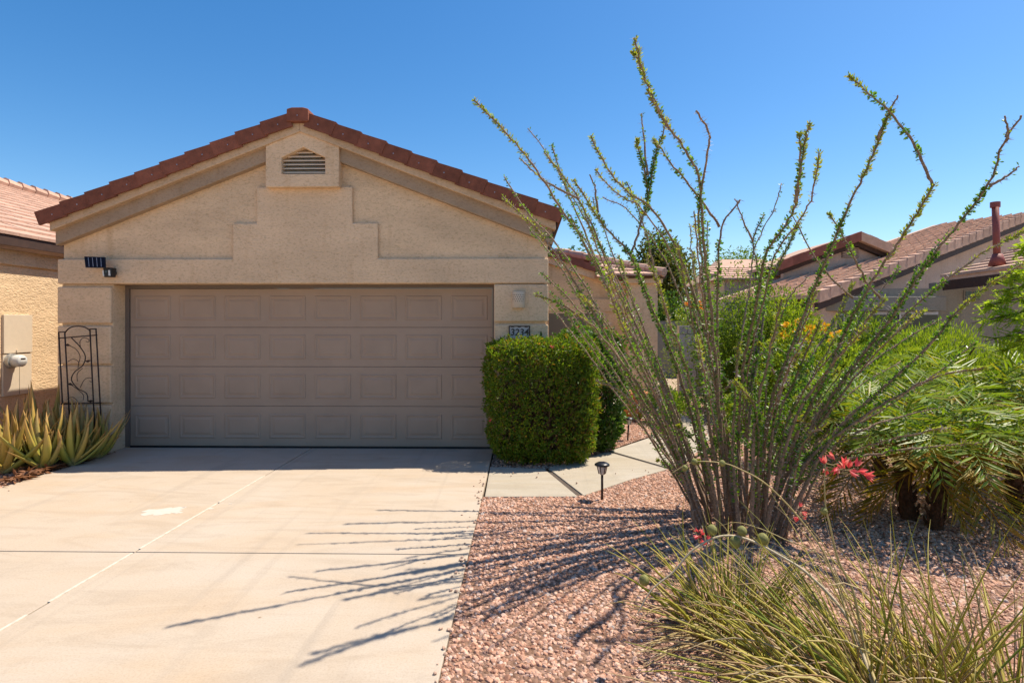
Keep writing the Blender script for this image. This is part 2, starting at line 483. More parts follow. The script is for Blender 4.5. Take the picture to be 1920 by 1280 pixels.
# ---------------------------------------------------------------- ground, driveway, walkway
XR, XM, XLE, YJ = -0.392, -2.803, -5.28, 4.18
g = MB(); S = 120
g.add([(-S, -S, -0.075), (S, -S, -0.075), (S, S, -0.075), (-S, S, -0.075)], [(0, 1, 2, 3)])
tag(g.build('ground', M['soil']), 'bare brown desert soil under the whole neighbourhood', 'ground', kind='structure')

drive = empty('driveway', (0, 0, 0), 'broad pale concrete driveway leading to the garage door', 'driveway'); drive['kind'] = 'structure'
j = 0.006
slabs = [(XM + j, XR, YJ + j, 7.72), (XM + j, XR, -5.0, YJ - j)]
for x0, x1, y0, y1 in slabs:
    b = MB(); b.box(x0, x1, y0, y1, -0.10, 0.0); b.build('concrete_slab', M['drive'], drive, bevel=0.004)
lp = [(XLE - .0, YJ + j), (XM - j, YJ + j), (XM - j, 7.72), (-5.30, 7.72), (-5.30, 7.50), (-5.23, 7.46)]
b = MB(); b.prism_z(lp, -0.10, 0.0); b.build('concrete_slab', M['drive'], drive, bevel=0.004)
b = MB(); b.prism_z([(XLE - 1.3, -5), (XM - j, -5), (XM - j, YJ - j), (XLE, YJ - j)], -0.10, 0.0); b.build('concrete_slab', M['drive'], drive, bevel=0.004)
b = MB(); b.box(XM - 0.03, XM + 0.03, -5, 7.7, -0.03, -0.012); b.box(-6.5, XR, YJ - 0.02, YJ + 0.02, -0.031, -0.013)
b.build('joint_bed', M['joint'], drive)
# pale filler strip in the centre joint, broken in places
y = -2.0
while y < 6.3:
    l = rnd.uniform(0.25, 1.1)
    b = MB(); w0 = 0.0095
    b.box(XM - w0, XM + w0 * 0.8, y, min(y + l, 6.3), -0.012, 0.0035); b.build('joint_filler', M['filler'], drive)
    y += l + rnd.uniform(0.03, 0.16)
# spilt paint
def blob(cx, cy, rx, ry, n=26, jag=0.18, seed=1):
    r = random.Random(seed); out = []
    for k in range(n):
        a = 2 * math.pi * k / n; q = 1 + r.uniform(-jag, jag)
        out.append((cx + rx * q * math.cos(a), cy + ry * q * math.sin(a)))
    return out
pc = gp(308, 958)
b = MB(); b.prism_z([(x + 0.35 * (y - pc.y), y) for x, y in blob(pc.x, pc.y, 0.16, 0.11, 34, 0.28, seed=4)], 0.0, 0.0015)
b.build('paint_spill', M['paint'], drive)
for px, py, r in ((345, 950, .02), (395, 953, .035), (432, 944, .015), (706, 968, .012), (714, 980, .018), (330, 962, .015)):
    q = gp(px, py); b = MB(); b.prism_z(blob(q.x, q.y, r, r * .5, 12, .4, seed=int(px)), 0.0, 0.0015); b.build('paint_drop', M['paint'], drive)
# dark expansion strip at the garage sill
b = MB(); b.box(-5.28, -0.40, 7.72, 7.80, -0.1, -0.006); b.build('sill_strip', M['joint'], drive)

walk = empty('walkway', (0, 0, 0), 'curving pale concrete walkway from the driveway to the entry', 'walkway'); walk['kind'] = 'structure'
def slab_poly(pts, nm='concrete_slab'):
    b = MB(); b.prism_z([tuple(p)[:2] for p in pts], -0.10, -0.004); return b.build(nm, M['walk'], walk, bevel=0.005)
slab_poly([gp(909, 929.5), gp(1083, 929), gp(1021, 878), gp(919, 874)])
slab_poly([gp(1094, 927), gp(1180, 898), gp(1252, 878), gp(1140, 846), gp(1029, 877)])
slab_poly([gp(1255, 876), gp(1290, 862), gp(1310, 842), gp(1222, 818), gp(1144, 844)])
slab_poly([gp(1312, 841), gp(1330, 822), gp(1330, 800), gp(1250, 795), gp(1223, 817)])
p1, p2 = gp(1330, 799), gp(1250, 794)
slab_poly([p1, (2.9, 11.0, 0), (1.75, 11.0, 0), p2])
slab_poly([(2.9, 11.02, 0), (2.9, 14.2, 0), (1.75, 14.2, 0), (1.75, 11.02, 0)])
for (xa, ya), (xb, yb) in (((1026, 880), (1087, 926)), ((1143, 846), (1252, 876)), ((1223, 818.5), (1309, 841))):
    p, q = gp(xa, ya), gp(xb, yb); d = (q - p).normalized(); w = Vector((-d.y, d.x, 0)) * .05
    b = MB(); b.prism_z([tuple(p + w)[:2], tuple(p - w)[:2], tuple(q - w)[:2], tuple(q + w)[:2]][::-1], -0.07, -0.016); b.build('joint_bed', M['joint'], walk)

# gravel beds: a base sheet with thousands of separate stones scattered over it
def stone_collection():
    col = bpy.data.collections.new('stone_shapes')
    for k in range(7):
        r = random.Random(40 + k)
        import bmesh
        bm = bmesh.new(); bmesh.ops.create_icosphere(bm, subdivisions=2, radius=1.0)
        planes = [Vector((r.gauss(0, 1), r.gauss(0, 1), r.gauss(0, 1))).normalized() for _ in range(9)]
        cut = [r.uniform(0.55, 0.85) for _ in planes]
        for v in bm.verts:
            for p, c in zip(planes, cut):
                d = v.co.dot(p)
                if d > c: v.co -= p * (d - c)
            v.co = Vector((v.co.x * (0.8 + 0.12 * k % 0.5), v.co.y, v.co.z * 0.72))
        me = bpy.data.meshes.new('stone'); bm.to_mesh(me); bm.free()
        me.materials.append(M['stone'])
        col.objects.link(bpy.data.objects.new('stone', me))
    return col
STONES = stone_collection()

def scatter_tree(density, smin, smax, seed):
    ng = bpy.data.node_groups.new('scatter_stones', 'GeometryNodeTree')
    ng.interface.new_socket('Geometry', in_out='INPUT', socket_type='NodeSocketGeometry')
    ng.interface.new_socket('Geometry', in_out='OUTPUT', socket_type='NodeSocketGeometry')
    n, l = ng.nodes, ng.links
    gi, go = n.new('NodeGroupInput'), n.new('NodeGroupOutput')
    dp = n.new('GeometryNodeDistributePointsOnFaces'); dp.distribute_method = 'RANDOM'
    dp.inputs['Density'].default_value = density; dp.inputs['Seed'].default_value = seed
    ci = n.new('GeometryNodeCollectionInfo'); ci.inputs['Collection'].default_value = STONES
    ci.inputs['Separate Children'].default_value = True; ci.inputs['Reset Children'].default_value = True
    ip = n.new('GeometryNodeInstanceOnPoints'); ip.inputs['Pick Instance'].default_value = True
    rv = n.new('FunctionNodeRandomValue'); rv.data_type = 'FLOAT_VECTOR'
    rv.inputs[0].default_value = (-0.6, -0.6, 0); rv.inputs[1].default_value = (0.6, 0.6, 6.28)
    sc = n.new('FunctionNodeRandomValue'); sc.data_type = 'FLOAT'; sc.inputs[2].default_value = 0.0; sc.inputs[3].default_value = 1.0; sc.inputs['Seed'].default_value = 5
    pw = n.new('ShaderNodeMath'); pw.operation = 'POWER'; pw.inputs[1].default_value = 2.0
    mr = n.new('ShaderNodeMapRange'); mr.inputs[3].default_value = smin; mr.inputs[4].default_value = smax
    jn = n.new('GeometryNodeJoinGeometry')
    l.new(gi.outputs[0], dp.inputs['Mesh']); l.new(dp.outputs['Points'], ip.inputs['Points'])
    l.new(ci.outputs[0], ip.inputs['Instance']); l.new(rv.outputs[0], ip.inputs['Rotation'])
    l.new(sc.outputs[1], pw.inputs[0]); l.new(pw.outputs[0], mr.inputs[0]); l.new(mr.outputs[0], ip.inputs['Scale'])
    l.new(ip.outputs[0], jn.inputs[0]); l.new(gi.outputs[0], jn.inputs[0]); l.new(jn.outputs[0], go.inputs[0])
    return ng

def gravel(name, polys, density, smin, smax, label, seed, z=-0.016):
    b = MB()
    for poly in polys:
        n = len(poly); b.add([(p[0], p[1], z + rnd.uniform(-.004, .004)) for p in poly], [tuple(range(n))])
    o = b.build(name, M['bed'])
    m = o.modifiers.new('scatter', 'NODES'); m.node_group = scatter_tree(density, smin, smax, seed)
    return tag(o, label, 'gravel', kind='stuff')
W0, W1, W2, W3 = gp(911, 929), gp(1092, 926.5), gp(1180, 897), gp(1252, 877)
W4, W5 = gp(1292, 860), gp(1330, 822)
gravel('gravel', [[(XR + .004, 1.3), (7.5, 1.3), (7.5, 4.2), (XR + .004, 4.2)],
                  [(XR + .004, 4.2), (7.5, 4.2), (7.5, W0.y), tuple(W1)[:2], (XR + .004, W0.y)],
                  [tuple(W1)[:2], (7.5, W0.y), (7.5, W3.y), tuple(W3)[:2], tuple(W2)[:2]],
                  [tuple(W3)[:2], (7.5, W3.y), (7.5, W5.y), tuple(W5)[:2], tuple(W4)[:2]]], 2400, 0.008, 0.0205,
       'pink crushed gravel filling the front planting bed', 3)
gravel('gravel', [[tuple(W5)[:2], (9.5, W5.y), (9.5, 14), (2.95, 14), (2.95, 11)], [(7.5, 2.5), (11, 2.5), (11, W5.y), (7.5, W5.y)]], 500, 0.015, 0.03, 'pink gravel of the back garden behind the palms', 4)
gravel('gravel', [[(XR + .02, 6.72), (0.55, 6.72), tuple(gp(1140, 842))[:2], tuple(gp(1222, 814))[:2], tuple(gp(1250, 790))[:2], (1.7, 11), (1.7, 13.9), (.4, 13.9), (.4, 7.45), (XR + .02, 7.45)]], 1500, 0.009, 0.021, 'pink gravel around the clipped hedge beside the entry path', 5)
gravel('gravel', [[(-9, 0), (XLE - .75, 0), (XLE - .02, 4.2), (XLE - .01, 7.44), (-5.97, 7.44), (-5.97, 12), (-7.4, 12), (-9, 8)]], 1100, 0.009, 0.022, 'grey and tan gravel left of the driveway under the aloes', 6)

# ---------------------------------------------------------------- the garage house
YD, YW, YF = 7.79, 7.55, 7.50            # door plane, gable wall plane, proud plane of band and pillar blocks
def fx(px, Y): return at(px, 600, Y).x
def fz(px, py, Y): return at(px, py, Y).z
house = empty('garage_house', (-2.83, 7.5, 0), 'tan stucco gabled house with a wide garage door', 'house')
HO = house.location.copy()
class HB(MB):
    def __init__(self): super().__init__(HO)
def hb(fn, name, mat, bevel=0.0, parent=None, smooth=False):
    """a part of the house; parent may be another part (all share the house's origin)."""
    b = HB(); fn(b)
    return b.build(name, mat, parent or house, smooth, bevel)

XA = -2.83                                   # ridge
TILE_Z, PITCH = 4.365, 0.388                 # tile top at the ridge, pitch
def rz(x, off=0.0): return TILE_Z - PITCH * abs(x - XA) + off
XEL, XER = -6.16, 0.47                       # eave ends
XWL, XWR = fx(120, YW), fx(1027, YW)         # gable wall ends
BZ0, BZ1 = 2.165, 2.487                      # band bottom and top
# gable wall
gw = [(XWL, 2.2), (XWR, 2.2), (XWR, rz(XWR, -.40)), (XA, rz(XA, -.40)), (XWL, rz(XWL, -.40))]
front_wall = hb(lambda b: b.prism_y(gw, YW, YW + .2), 'gable_wall', M['stucco'])
# stepped relief with the band over the door
def P(px, py): q = at(px, py, YF); return (q.x, q.z)
XBL, XBR = fx(107.5, YF), fx(1028, YF)
s1l, s1r, s2l, s2r = fx(436, YF), fx(708.5, YF), fx(481, YF), fx(660.5, YF)
zs1, zs2 = fz(570, 418, YF), fz(570, 350, YF)
steps = [(XBL, BZ0), (XBR, BZ0), (XBR, BZ1), (s1r, BZ1), (s1r, zs1), (s2r, zs1), (s2r, zs2), (s2l, zs2), (s2l, zs1), (s1l, zs1), (s1l, BZ1), (XBL, BZ1)]
hb(lambda b: b.prism_y(steps, YF, YW + .003), 'stepped_band', M['stucco_block'], 0.014)
# lintel behind the band down to the door head
hb(lambda b: b.box(XBL + .03, XBR - .03, YW + .003, YD + .15, BZ0 + .002, 2.32), 'lintel', M['stucco'])
# pillars: a core with proud rounded blocks
PLx0, PLx1 = fx(107, YF), fx(208, YF)
PRx0, PRx1 = fx(926, YF), fx(1028, YF)
def zl(py): return fz(150, py, YF)
def zr(py): return fz(975, py, YF)
hb(lambda b: b.box(PLx0 + .03, PLx1 + .0, YF + .045, YD + .12, -0.1, BZ0 + .001), 'pillar', M['stucco'], 0.012)
hb(lambda b: b.box(PRx0 + .0, PRx1 - .03, YF + .045, YD + .12, -0.1, BZ0 + .001), 'pillar', M['stucco'], 0.012)
for t, bo in ((537.5, 606), (611, 682.5), (686, 755.5), (759.5, 852)):
    hb(lambda b: b.box(PLx0, PLx1 - .002, YF, YF + .16, max(zl(bo), -.08), zl(t)), 'pillar_block', M['stucco_block'], 0.016)
for t, bo in ((533, 603), (608, 680), (685, 755), (759, 852)):
    hb(lambda b: b.box(PRx0 + .002, PRx1, YF, YF + .16, max(zr(bo), -.08), zr(t)), 'pillar_block', M['stucco_block'], 0.016)
# side and rear walls of the garage volume
hb(lambda b: b.box(XWL, XWL + .18, YW + .2, 13.6, -.1, rz(XWL, -.42)), 'side_wall', M['stucco'])
hb(lambda b: b.box(XWR - .18, XWR, YW + .2, 13.9, -.1, rz(XWR, -.42)), 'side_wall', M['stucco'])
# roof deck
def deck(b):
    for s, xe in ((-1, XEL + .03), (1, XER - .03)):
        za, ze = rz(XA, -.06), rz(xe, -.06)
        b.hexa([(XA, 7.40, za - .08), (xe, 7.40, ze - .08), (XA, 14.6, za - .08), (xe, 14.6, ze - .08), (XA, 7.40, za), (xe, 7.40, ze), (XA, 14.6, za), (xe, 14.6, ze)])
roof = hb(deck, 'roof', M['tile'])
# field tiles are hidden from below; plain courses keep the roof right from the side
def courses(b):
    for s, xe in ((-1, XEL), (1, XER)):
        n = 10; w = abs(xe - XA) / n
        for i in range(n):
            xa, xb = XA + s * w * i, XA + s * (w * (i + 1) + .04)
            b.hexa([(xa, 7.52, rz(xa, -.058)), (xb, 7.52, rz(xb, -.04)), (xa, 14.5, rz(xa, -.058)), (xb, 14.5, rz(xb, -.04)),
                    (xa, 7.52, rz(xa, -.035)), (xb, 7.52, rz(xb, -.01)), (xa, 14.5, rz(xa, -.035)), (xb, 14.5, rz(xb, -.01))])
tag(hb(courses, 'tile_courses', M['tile'], parent=roof), kind='stuff')
# rake trims
def trim(b, o0, o1, y0, y1, xe0, xe1):
    for s, xe in ((-1, xe0), (1, xe1)):
        b.hexa([(XA, y0, rz(XA, o1)), (xe, y0, rz(xe, o1)), (XA, y1, rz(XA, o1)), (xe, y1, rz(xe, o1)),
                (XA, y0, rz(XA, o0)), (xe, y0, rz(xe, o0)), (XA, y1, rz(XA, o0)), (xe, y1, rz(xe, o0))])
hb(lambda b: trim(b, -.10, -.285, 7.375, YW + .01, fx(92, 7.37), fx(1042, 7.37)), 'rake_board', M['rake'], 0.008)
hb(lambda b: trim(b, -.20, -.462, 7.455, YW + .01, fx(103, 7.45), fx(1036, 7.45)), 'rake_trim', M['trim'], 0.010)
# eave fascias running back
hb(lambda b: b.box(XER - .07, XER - .035, 7.40, 14.5, rz(XER, -.26), rz(XER, -.08)), 'eave_fascia', M['wood_dark'])
hb(lambda b: b.box(XEL + .035, XEL + .07, 7.62, 14.5, rz(XEL, -.26), rz(XEL, -.08)), 'eave_fascia', M['wood_dark'])
hb(lambda b: b.box(XWR + .001, XER - .07, YW + .02, 14.4, rz(XER, -.17), rz(XER, -.15)), 'eave_soffit', M['wood_dark'])
# rake tiles: one object per tile, shared shapes per side
def rake_tile(side):
    b = MB(); L, H, D, th = 0.372, 0.172, 0.22, 0.022
    u = Vector((side, 0, -PITCH)).normalized(); w = Vector((0, 0, 1)) ; n = Vector((side * PITCH, 0, 1)).normalized()
    def q(a, y, h): return u * a + Vector((0, y, 0)) + n * h
    # tapered so that the lower end sits proud of the next tile
    for (y0, y1, h0, h1) in ((0.0, th, -H, 0.0), (th, D, -th, 0.0)):
        vs = []
        for h, (hs, he) in ((h0, (0.0, .018)), (h1, (0.0, .022))):
            for yy in (y0, y1):
                for a, e in ((0.0, 0), (L, 1)):
                    pr = -0.012 if (e and yy == 0.0) else 0.0
                    vs.append(q(a, yy + pr, h + (he if e else hs)))
        if side > 0: b.hexa(vs)
        else: b.hexa([vs[1], vs[0], vs[3], vs[2], vs[5], vs[4], vs[7], vs[6]])
    b.mi = 1
    c = q(L * .45, -0.010, -H * .52)
    b.box(c.x - .006, c.x + .006, c.y - .002, c.y + .010, c.z - .006, c.z + .006)
    return b.mesh('rake_tile')
NT_S = 10
for side, xe in ((-1, XEL), (1, XER)):
    me = rake_tile(side)
    me.materials.append(M['tile']); me.materials.append(M['nail'])
    run = abs(xe - XA) - .13
    for i in range(NT_S):
        x = XA + side * (.13 + run * i / NT_S)
        o = link_mesh('rake_tile', me, None, house)
        o.location = Vector((x, 7.325 + rnd.uniform(-.004, .004), rz(x, -.022))) - HO
        o.rotation_euler = (0, rnd.uniform(-.012, .012), 0)
def cap(b):
    z = TILE_Z - .028
    prof = [(-.142, -.15), (-.115, -.155), (.115, -.155), (.142, -.15), (.137, .004), (.07, .022), (-.07, .022), (-.137, .004)]
    b.prism_y([(XA + x, z + zz) for x, zz in prof], 7.295, 7.70)
rc = hb(cap, 'ridge_cap', M['tile'], 0.012)
hb(lambda b: b.box(XA - .006, XA + .006, 7.291, 7.30, TILE_Z - .115, TILE_Z - .103), 'nail', M['nail'], parent=rc)
for k in range(17):
    o = hb(lambda b: b.lathe((XA, 7.9 + .39 * k, TILE_Z - .05), [(0.001, .075), (.06, .068), (.12, .03), (.145, -.03)], 10), 'ridge_tile', M['tile'])
# gable vent box
YB = 7.40
vx0, vx1 = fx(498, YB), fx(635.5, YB); vzb, vzs, vzt = fz(566, 350.5, YB), fz(566, 257, YB), fz(565, 222.5, YB)
ix0, ix1 = fx(527.5, YB), fx(609.5, YB); izb, izs, izt = fz(566, 326, YB), fz(566, 295.5, YB), fz(566, 276, YB)
xm, ixm = (vx0 + vx1) / 2, (ix0 + ix1) / 2
outer = [(vx0, vzb), (vx1, vzb), (vx1, vzs), (xm, vzt), (vx0, vzs)]
inner = [(ix0, izb), (ix1, izb), (ix1, izs), (ixm, izt), (ix0, izs)]
def ventbox(b):
    n = 5
    vs = [(x, YB, z) for x, z in outer] + [(x, YB, z) for x, z in inner] + [(x, YW, z) for x, z in outer] + [(x, YW, z) for x, z in inner]
    fs = []
    for i in range(n):
        k = (i + 1) % n
        fs += [(i, k, n + k, n + i), (i, 2 * n + i, 2 * n + k, k), (n + i, n + k, 3 * n + k, 3 * n + i)]
    b.add(vs, fs)
vent = hb(ventbox, 'gable_vent', M['stucco_block'], 0.008)
hb(lambda b: b.prism_y([(ix0, izb), (ix1, izb), (ix1, izs), (ixm, izt), (ix0, izs)], YW - .012, YW - .004), 'vent_backing', M['dark'], parent=vent)
for k in range(6):
    z = izb + .035 + k * .0505
    if z > izt - .02: break
    hw = (ix1 - ix0) / 2 - .002
    if z > izs: hw *= max(.05, (izt - z) / (izt - izs))
    def slat(b):
        b.hexa([(ixm - hw, YB + .05, z - .016), (ixm + hw, YB + .05, z - .016), (ixm - hw, YB + .10, z + .022), (ixm + hw, YB + .10, z + .022),
                (ixm - hw, YB + .05, z - .004), (ixm + hw, YB + .05, z - .004), (ixm - hw, YB + .10, z + .032), (ixm + hw, YB + .10, z + .032)])
    hb(slat, 'vent_slat', M['ceramic'], parent=vent)

# garage door
DX0, DX1 = fx(244.5, YD), XR - .02
DZ = [0.012, .548, 1.075, 1.60, 2.118]
door = hb(lambda b: (b.box(fx(236.5, YD), DX0 - .004, YD - .02, YD + .05, 0, 2.165), b.box(fx(236.5, YD), DX1 + .06, YD - .018, YD + .05, DZ[4] + .004, 2.164), b.box(DX1 + .004, DX1 + .06, YD - .02, YD + .05, 0, 2.165)), 'garage_door', M['door_frame'])
NP = 8
pw_ = (DX1 - DX0) / NP
def panel_mesh(w, h):
    b = MB()
    rings = [(0, 0), (.010, -.007), (.020, -.007), (.032, -.001), (.050, -.001), (.075, -.008)]
    vs, fs = [], []
    for ins, d in rings:
        vs += [(ins, d, ins), (w - ins, d, ins), (w - ins, d, h - ins), (ins, d, h - ins)]
    for i in range(len(rings) - 1):
        for k in range(4):
            a, c = i * 4 + k, i * 4 + (k + 1) % 4
            fs.append((a, c, c + 4, a + 4))
    e = (len(rings) - 1) * 4
    fs.append((e, e + 1, e + 2, e + 3))
    b.add(vs, fs)
    return b.mesh('raised_panel')
pm = panel_mesh(pw_ - .122, .325); pm.materials.append(M['door'])
for i in range(4):
    z0, z1 = DZ[i] + .002, DZ[i + 1] - .002
    hb(lambda b: b.box(DX0, DX1, YD, YD + .045, z0, z1), 'door_section', M['door'], 0.003, parent=door)
    for k in range(NP):
        o = link_mesh('raised_panel', pm, None, door)
        o.location = Vector((DX0 + pw_ * k + .061, YD - .0015, (z0 + z1) / 2 - .1625)) - HO
hb(lambda b: b.box(DX0, DX1, YD + .03, YD + .045, 0, 2.12), 'door_backing', M['dark'], parent=door)
hb(lambda b: b.box(DX0, DX1, YD - .006, YD + .03, -.005, .013), 'weather_strip', M['black'], parent=door)

# front wing set back to the right: gable wall with band and window, hip roofed entry
Y2 = 14.0
def Q(px, py, Y=Y2): q = at(px, py, Y); return (q.x, q.z)
w2x0, w2x1 = XWR - .02, fx(1172, Y2)
def wing(b):
    b.prism_y([(w2x0, -.1), (w2x1, -.1), (w2x1, Q(1172, 531)[1]), (w2x0, Q(1030, 478)[1])], Y2, Y2 + .25)
hb(wing, 'wing_wall', M['stucco'])
zb0, zb1 = Q(1080, 584)[1], Q(1080, 560)[1]
hb(lambda b: b.box(w2x0 + .01, w2x1 + .02, Y2 - .05, Y2 + .003, zb0, zb1), 'wing_band', M['stucco_block'], .012)
def wtrim(b, px0, py0, px1, py1, t, y0, y1):
    a0, a1 = Q(px0, py0, Y2), Q(px1, py1, Y2)
    b.hexa([(a0[0], y0, a0[1] - t), (a1[0], y0, a1[1] - t), (a0[0], y1, a0[1] - t), (a1[0], y1, a1[1] - t), (a0[0], y0, a0[1]), (a1[0], y0, a1[1]), (a0[0], y1, a0[1]), (a1[0], y1, a1[1])])
hb(lambda b: wtrim(b, 1026, 480, 1180, 534, .17, Y2 - .12, Y2 + .02), 'rake_board', M['stucco_block'])
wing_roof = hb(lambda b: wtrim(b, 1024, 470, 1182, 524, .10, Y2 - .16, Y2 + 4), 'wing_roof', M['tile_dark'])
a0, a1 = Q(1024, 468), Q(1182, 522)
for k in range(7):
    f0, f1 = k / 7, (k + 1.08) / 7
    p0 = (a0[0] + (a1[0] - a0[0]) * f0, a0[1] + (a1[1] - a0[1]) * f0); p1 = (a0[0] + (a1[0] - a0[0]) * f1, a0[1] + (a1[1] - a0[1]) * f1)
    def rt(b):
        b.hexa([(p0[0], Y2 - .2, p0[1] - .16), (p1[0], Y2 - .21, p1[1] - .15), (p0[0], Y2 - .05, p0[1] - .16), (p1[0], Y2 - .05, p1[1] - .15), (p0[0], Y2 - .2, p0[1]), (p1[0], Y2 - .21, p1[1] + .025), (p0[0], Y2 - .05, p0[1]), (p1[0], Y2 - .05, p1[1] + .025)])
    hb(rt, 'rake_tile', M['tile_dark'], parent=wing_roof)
# window with sunscreen panels
wz1 = zb0 - .005; wz0 = wz1 - 1.25
wx = [fx(1029, Y2), fx(1074, Y2), fx(1131, Y2)]
win = hb(lambda b: (b.box(wx[1] - .03, wx[1] + .03, Y2 - .03, Y2 + .01, wz0, wz1), b.box(wx[0], wx[2], Y2 - .03, Y2 + .01, wz0 - .05, wz0), b.box(wx[2], wx[2] + .05, Y2 - .03, Y2 + .01, wz0 - .05, wz1), b.box(wx[0], wx[2], Y2 - .03, Y2 + .01, wz1 - .04, wz1)), 'window', M['ceramic'])
for a, c in ((wx[0], wx[1] - .03), (wx[1] + .03, wx[2])):
    hb(lambda b: b.box(a, c, Y2 - .012, Y2 - .004, wz0, wz1 - .04), 'sunscreen', M['screen'], parent=win)
# entry block under a hip roof
ex0, ex1 = w2x1 + .01, fx(1233, 13.6)
hb(lambda b: b.box(ex0, ex1, 13.6, 15.2, -.1, Q(1230, 527, 13.6)[1]), 'entry_wall', M['stucco'])
hb(lambda b: b.box(ex0 - .1, ex1 + .10, 13.5, 15.3, Q(1230, 531, 13.5)[1], Q(1230, 521, 13.5)[1]), 'entry_frieze', M['stucco_block'], .02)
hb(lambda b: b.box(ex0 - .6, ex1 + .16, 13.44, 15.4, Q(1230, 521, 13.44)[1] + .002, Q(1230, 516, 13.44)[1]), 'eave_fascia', M['wood_dark'])
HE, HZ = 13.38, fz(1240, 515.5, 13.38)
hx1, hx0 = fx(1246, HE), fx(1120, HE)
hp = .34
def hip(b):
    b.add([(hx0, HE, HZ - .03), (hx1, HE, HZ - .03), (hx1, HE + 4.4, HZ - .03), (hx0, HE + 4.4, HZ - .03), (hx0, HE + 2.2, HZ - .03 + 2.2 * hp), (hx1 - 2.2, HE + 2.2, HZ - .03 + 2.2 * hp)],
          [(0, 1, 5, 4), (1, 2, 5), (2, 3, 4, 5), (0, 4, 3), (0, 3, 2, 1)])
hip_roof = hb(hip, 'entry_roof', M['tile_sun'])
for r in range(6):
    d = r * .36
    x = hx0 + .1
    while x < hx1 - d - .05:
        x1 = min(x + .31, hx1 - d)
        def tl(b):
            y0, y1 = HE + d - .03, HE + d + .38
            b.hexa([(x, y0, HZ + (d - .03) * hp), (x1, y0, HZ + (d - .03) * hp), (x, y1, HZ + d * hp + .08), (x1 - (.3 if x1 >= hx1 - d - .01 else 0) * .9, y1, HZ + d * hp + .08),
                    (x, y0, HZ + d * hp + .035), (x1, y0, HZ + d * hp + .035), (x, y1, HZ + d * hp + .135), (x1 - (.3 if x1 >= hx1 - d - .01 else 0) * .9, y1, HZ + d * hp + .135)])
        hb(tl, 'roof_tile', M['tile_sun'], parent=hip_roof)
        x += .32
for r in range(7):                                 # hip tiles at the corner
    d = r * .33
    hb(lambda b: b.tube([(hx1 - d, HE + d, HZ + d * hp + .06), (hx1 - d - .36, HE + d + .36, HZ + (d + .36) * hp + .05)], [.11, .085], 8), 'hip_tile', M['tile_sun'], parent=hip_roof)

# things fixed to the facade
cam_t = empty('security_camera', at(208, 510, YF), 'small black security camera mounted on the band above the left pillar', 'camera')
co = cam_t.location
def cb(fn, name, mat, bevel=0, parent=None, smooth=False):
    b = MB(co); fn(b); return b.build(name, mat, parent or cam_t, smooth, bevel)
cc = at(206, 510, 7.41)
cb(lambda b: b.tube([at(213, 512, 7.5), at(213, 512, 7.47)], .036, 14), 'mount', M['black'])
cb(lambda b: b.tube([at(213, 512, 7.47), at(209, 511, 7.43)], .012, 8), 'arm', M['black'])
body = cb(lambda b: b.hexa([cc + Vector(v) for v in ((-.05, -.045, -.07), (.045, -.045, -.07), (-.045, .045, -.065), (.05, .045, -.065), (-.062, -.045, .055), (.05, -.045, .055), (-.055, .045, .055), (.06, .045, .055))]), 'body', M['black'], .012)
cb(lambda b: b.hexa([cc + Vector(v) for v in ((-.056, -.050, -.055), (-.040, -.052, -.055), (-.056, -.03, -.055), (-.040, -.03, -.055), (-.064, -.050, .02), (-.048, -.052, .02), (-.064, -.03, .02), (-.048, -.03, .02))]), 'light_strip', M['white'], 0, body)
cb(lambda b: b.hexa([cc + Vector(v) for v in ((.020, -.052, -.05), (.040, -.050, -.05), (.020, -.03, -.05), (.040, -.03, -.05), (.014, -.052, .02), (.034, -.050, .02), (.014, -.03, .02), (.034, -.03, .02))]), 'light_strip', M['white'], 0, body)
cb(lambda b: b.tube([cc + Vector((-.012, -.046, 0)), cc + Vector((-.012, -.054, 0))], .016, 12), 'lens', M['glass'], 0, body)

sp = empty('solar_panel', at(178, 492, YF), 'black solar panel with four pale cell lines beside the camera', 'solar panel')
so = sp.location
pv = [at(157.5, 480.5, 7.36), at(197, 482, 7.34), at(160, 501.5, 7.32), at(198, 502, 7.30)]
nrm = (pv[1] - pv[0]).cross(pv[2] - pv[0]).normalized()
if nrm.y > 0: nrm = -nrm
def pan(b, a, c, e0, e1, lo, hi):
    def q(u, v): return (pv[0] * (1 - u) + pv[1] * u) * (1 - v) + (pv[2] * (1 - u) + pv[3] * u) * v
    qs = [q(a, e1), q(c, e1), q(a, e0), q(c, e0)]
    b.hexa([p + nrm * hi for p in (qs[0], qs[1])] + [p + nrm * lo for p in (qs[0], qs[1])] + [p + nrm * hi for p in (qs[2], qs[3])] + [p + nrm * lo for p in (qs[2], qs[3])])
b = MB(so); pan(b, 0, 1, 0, 1, -.014, 0.0); plate = b.build('frame', M['black'], sp, bevel=.003)
b = MB(so); pan(b, .03, .97, .05, .95, 0.0, .002); b.build('cells', M['solar'], sp)
for u in (.2, .4, .6, .8):
    b = MB(so); pan(b, u - .010, u + .010, .10, .92, .002, .0032); b.build('cell_line', M['silver'], sp)
b = MB(so); b.tube([at(185, 492, 7.35), at(192, 500, 7.43), at(193, 502, 7.505)], .009, 6); b.build('bracket', M['black'], sp)

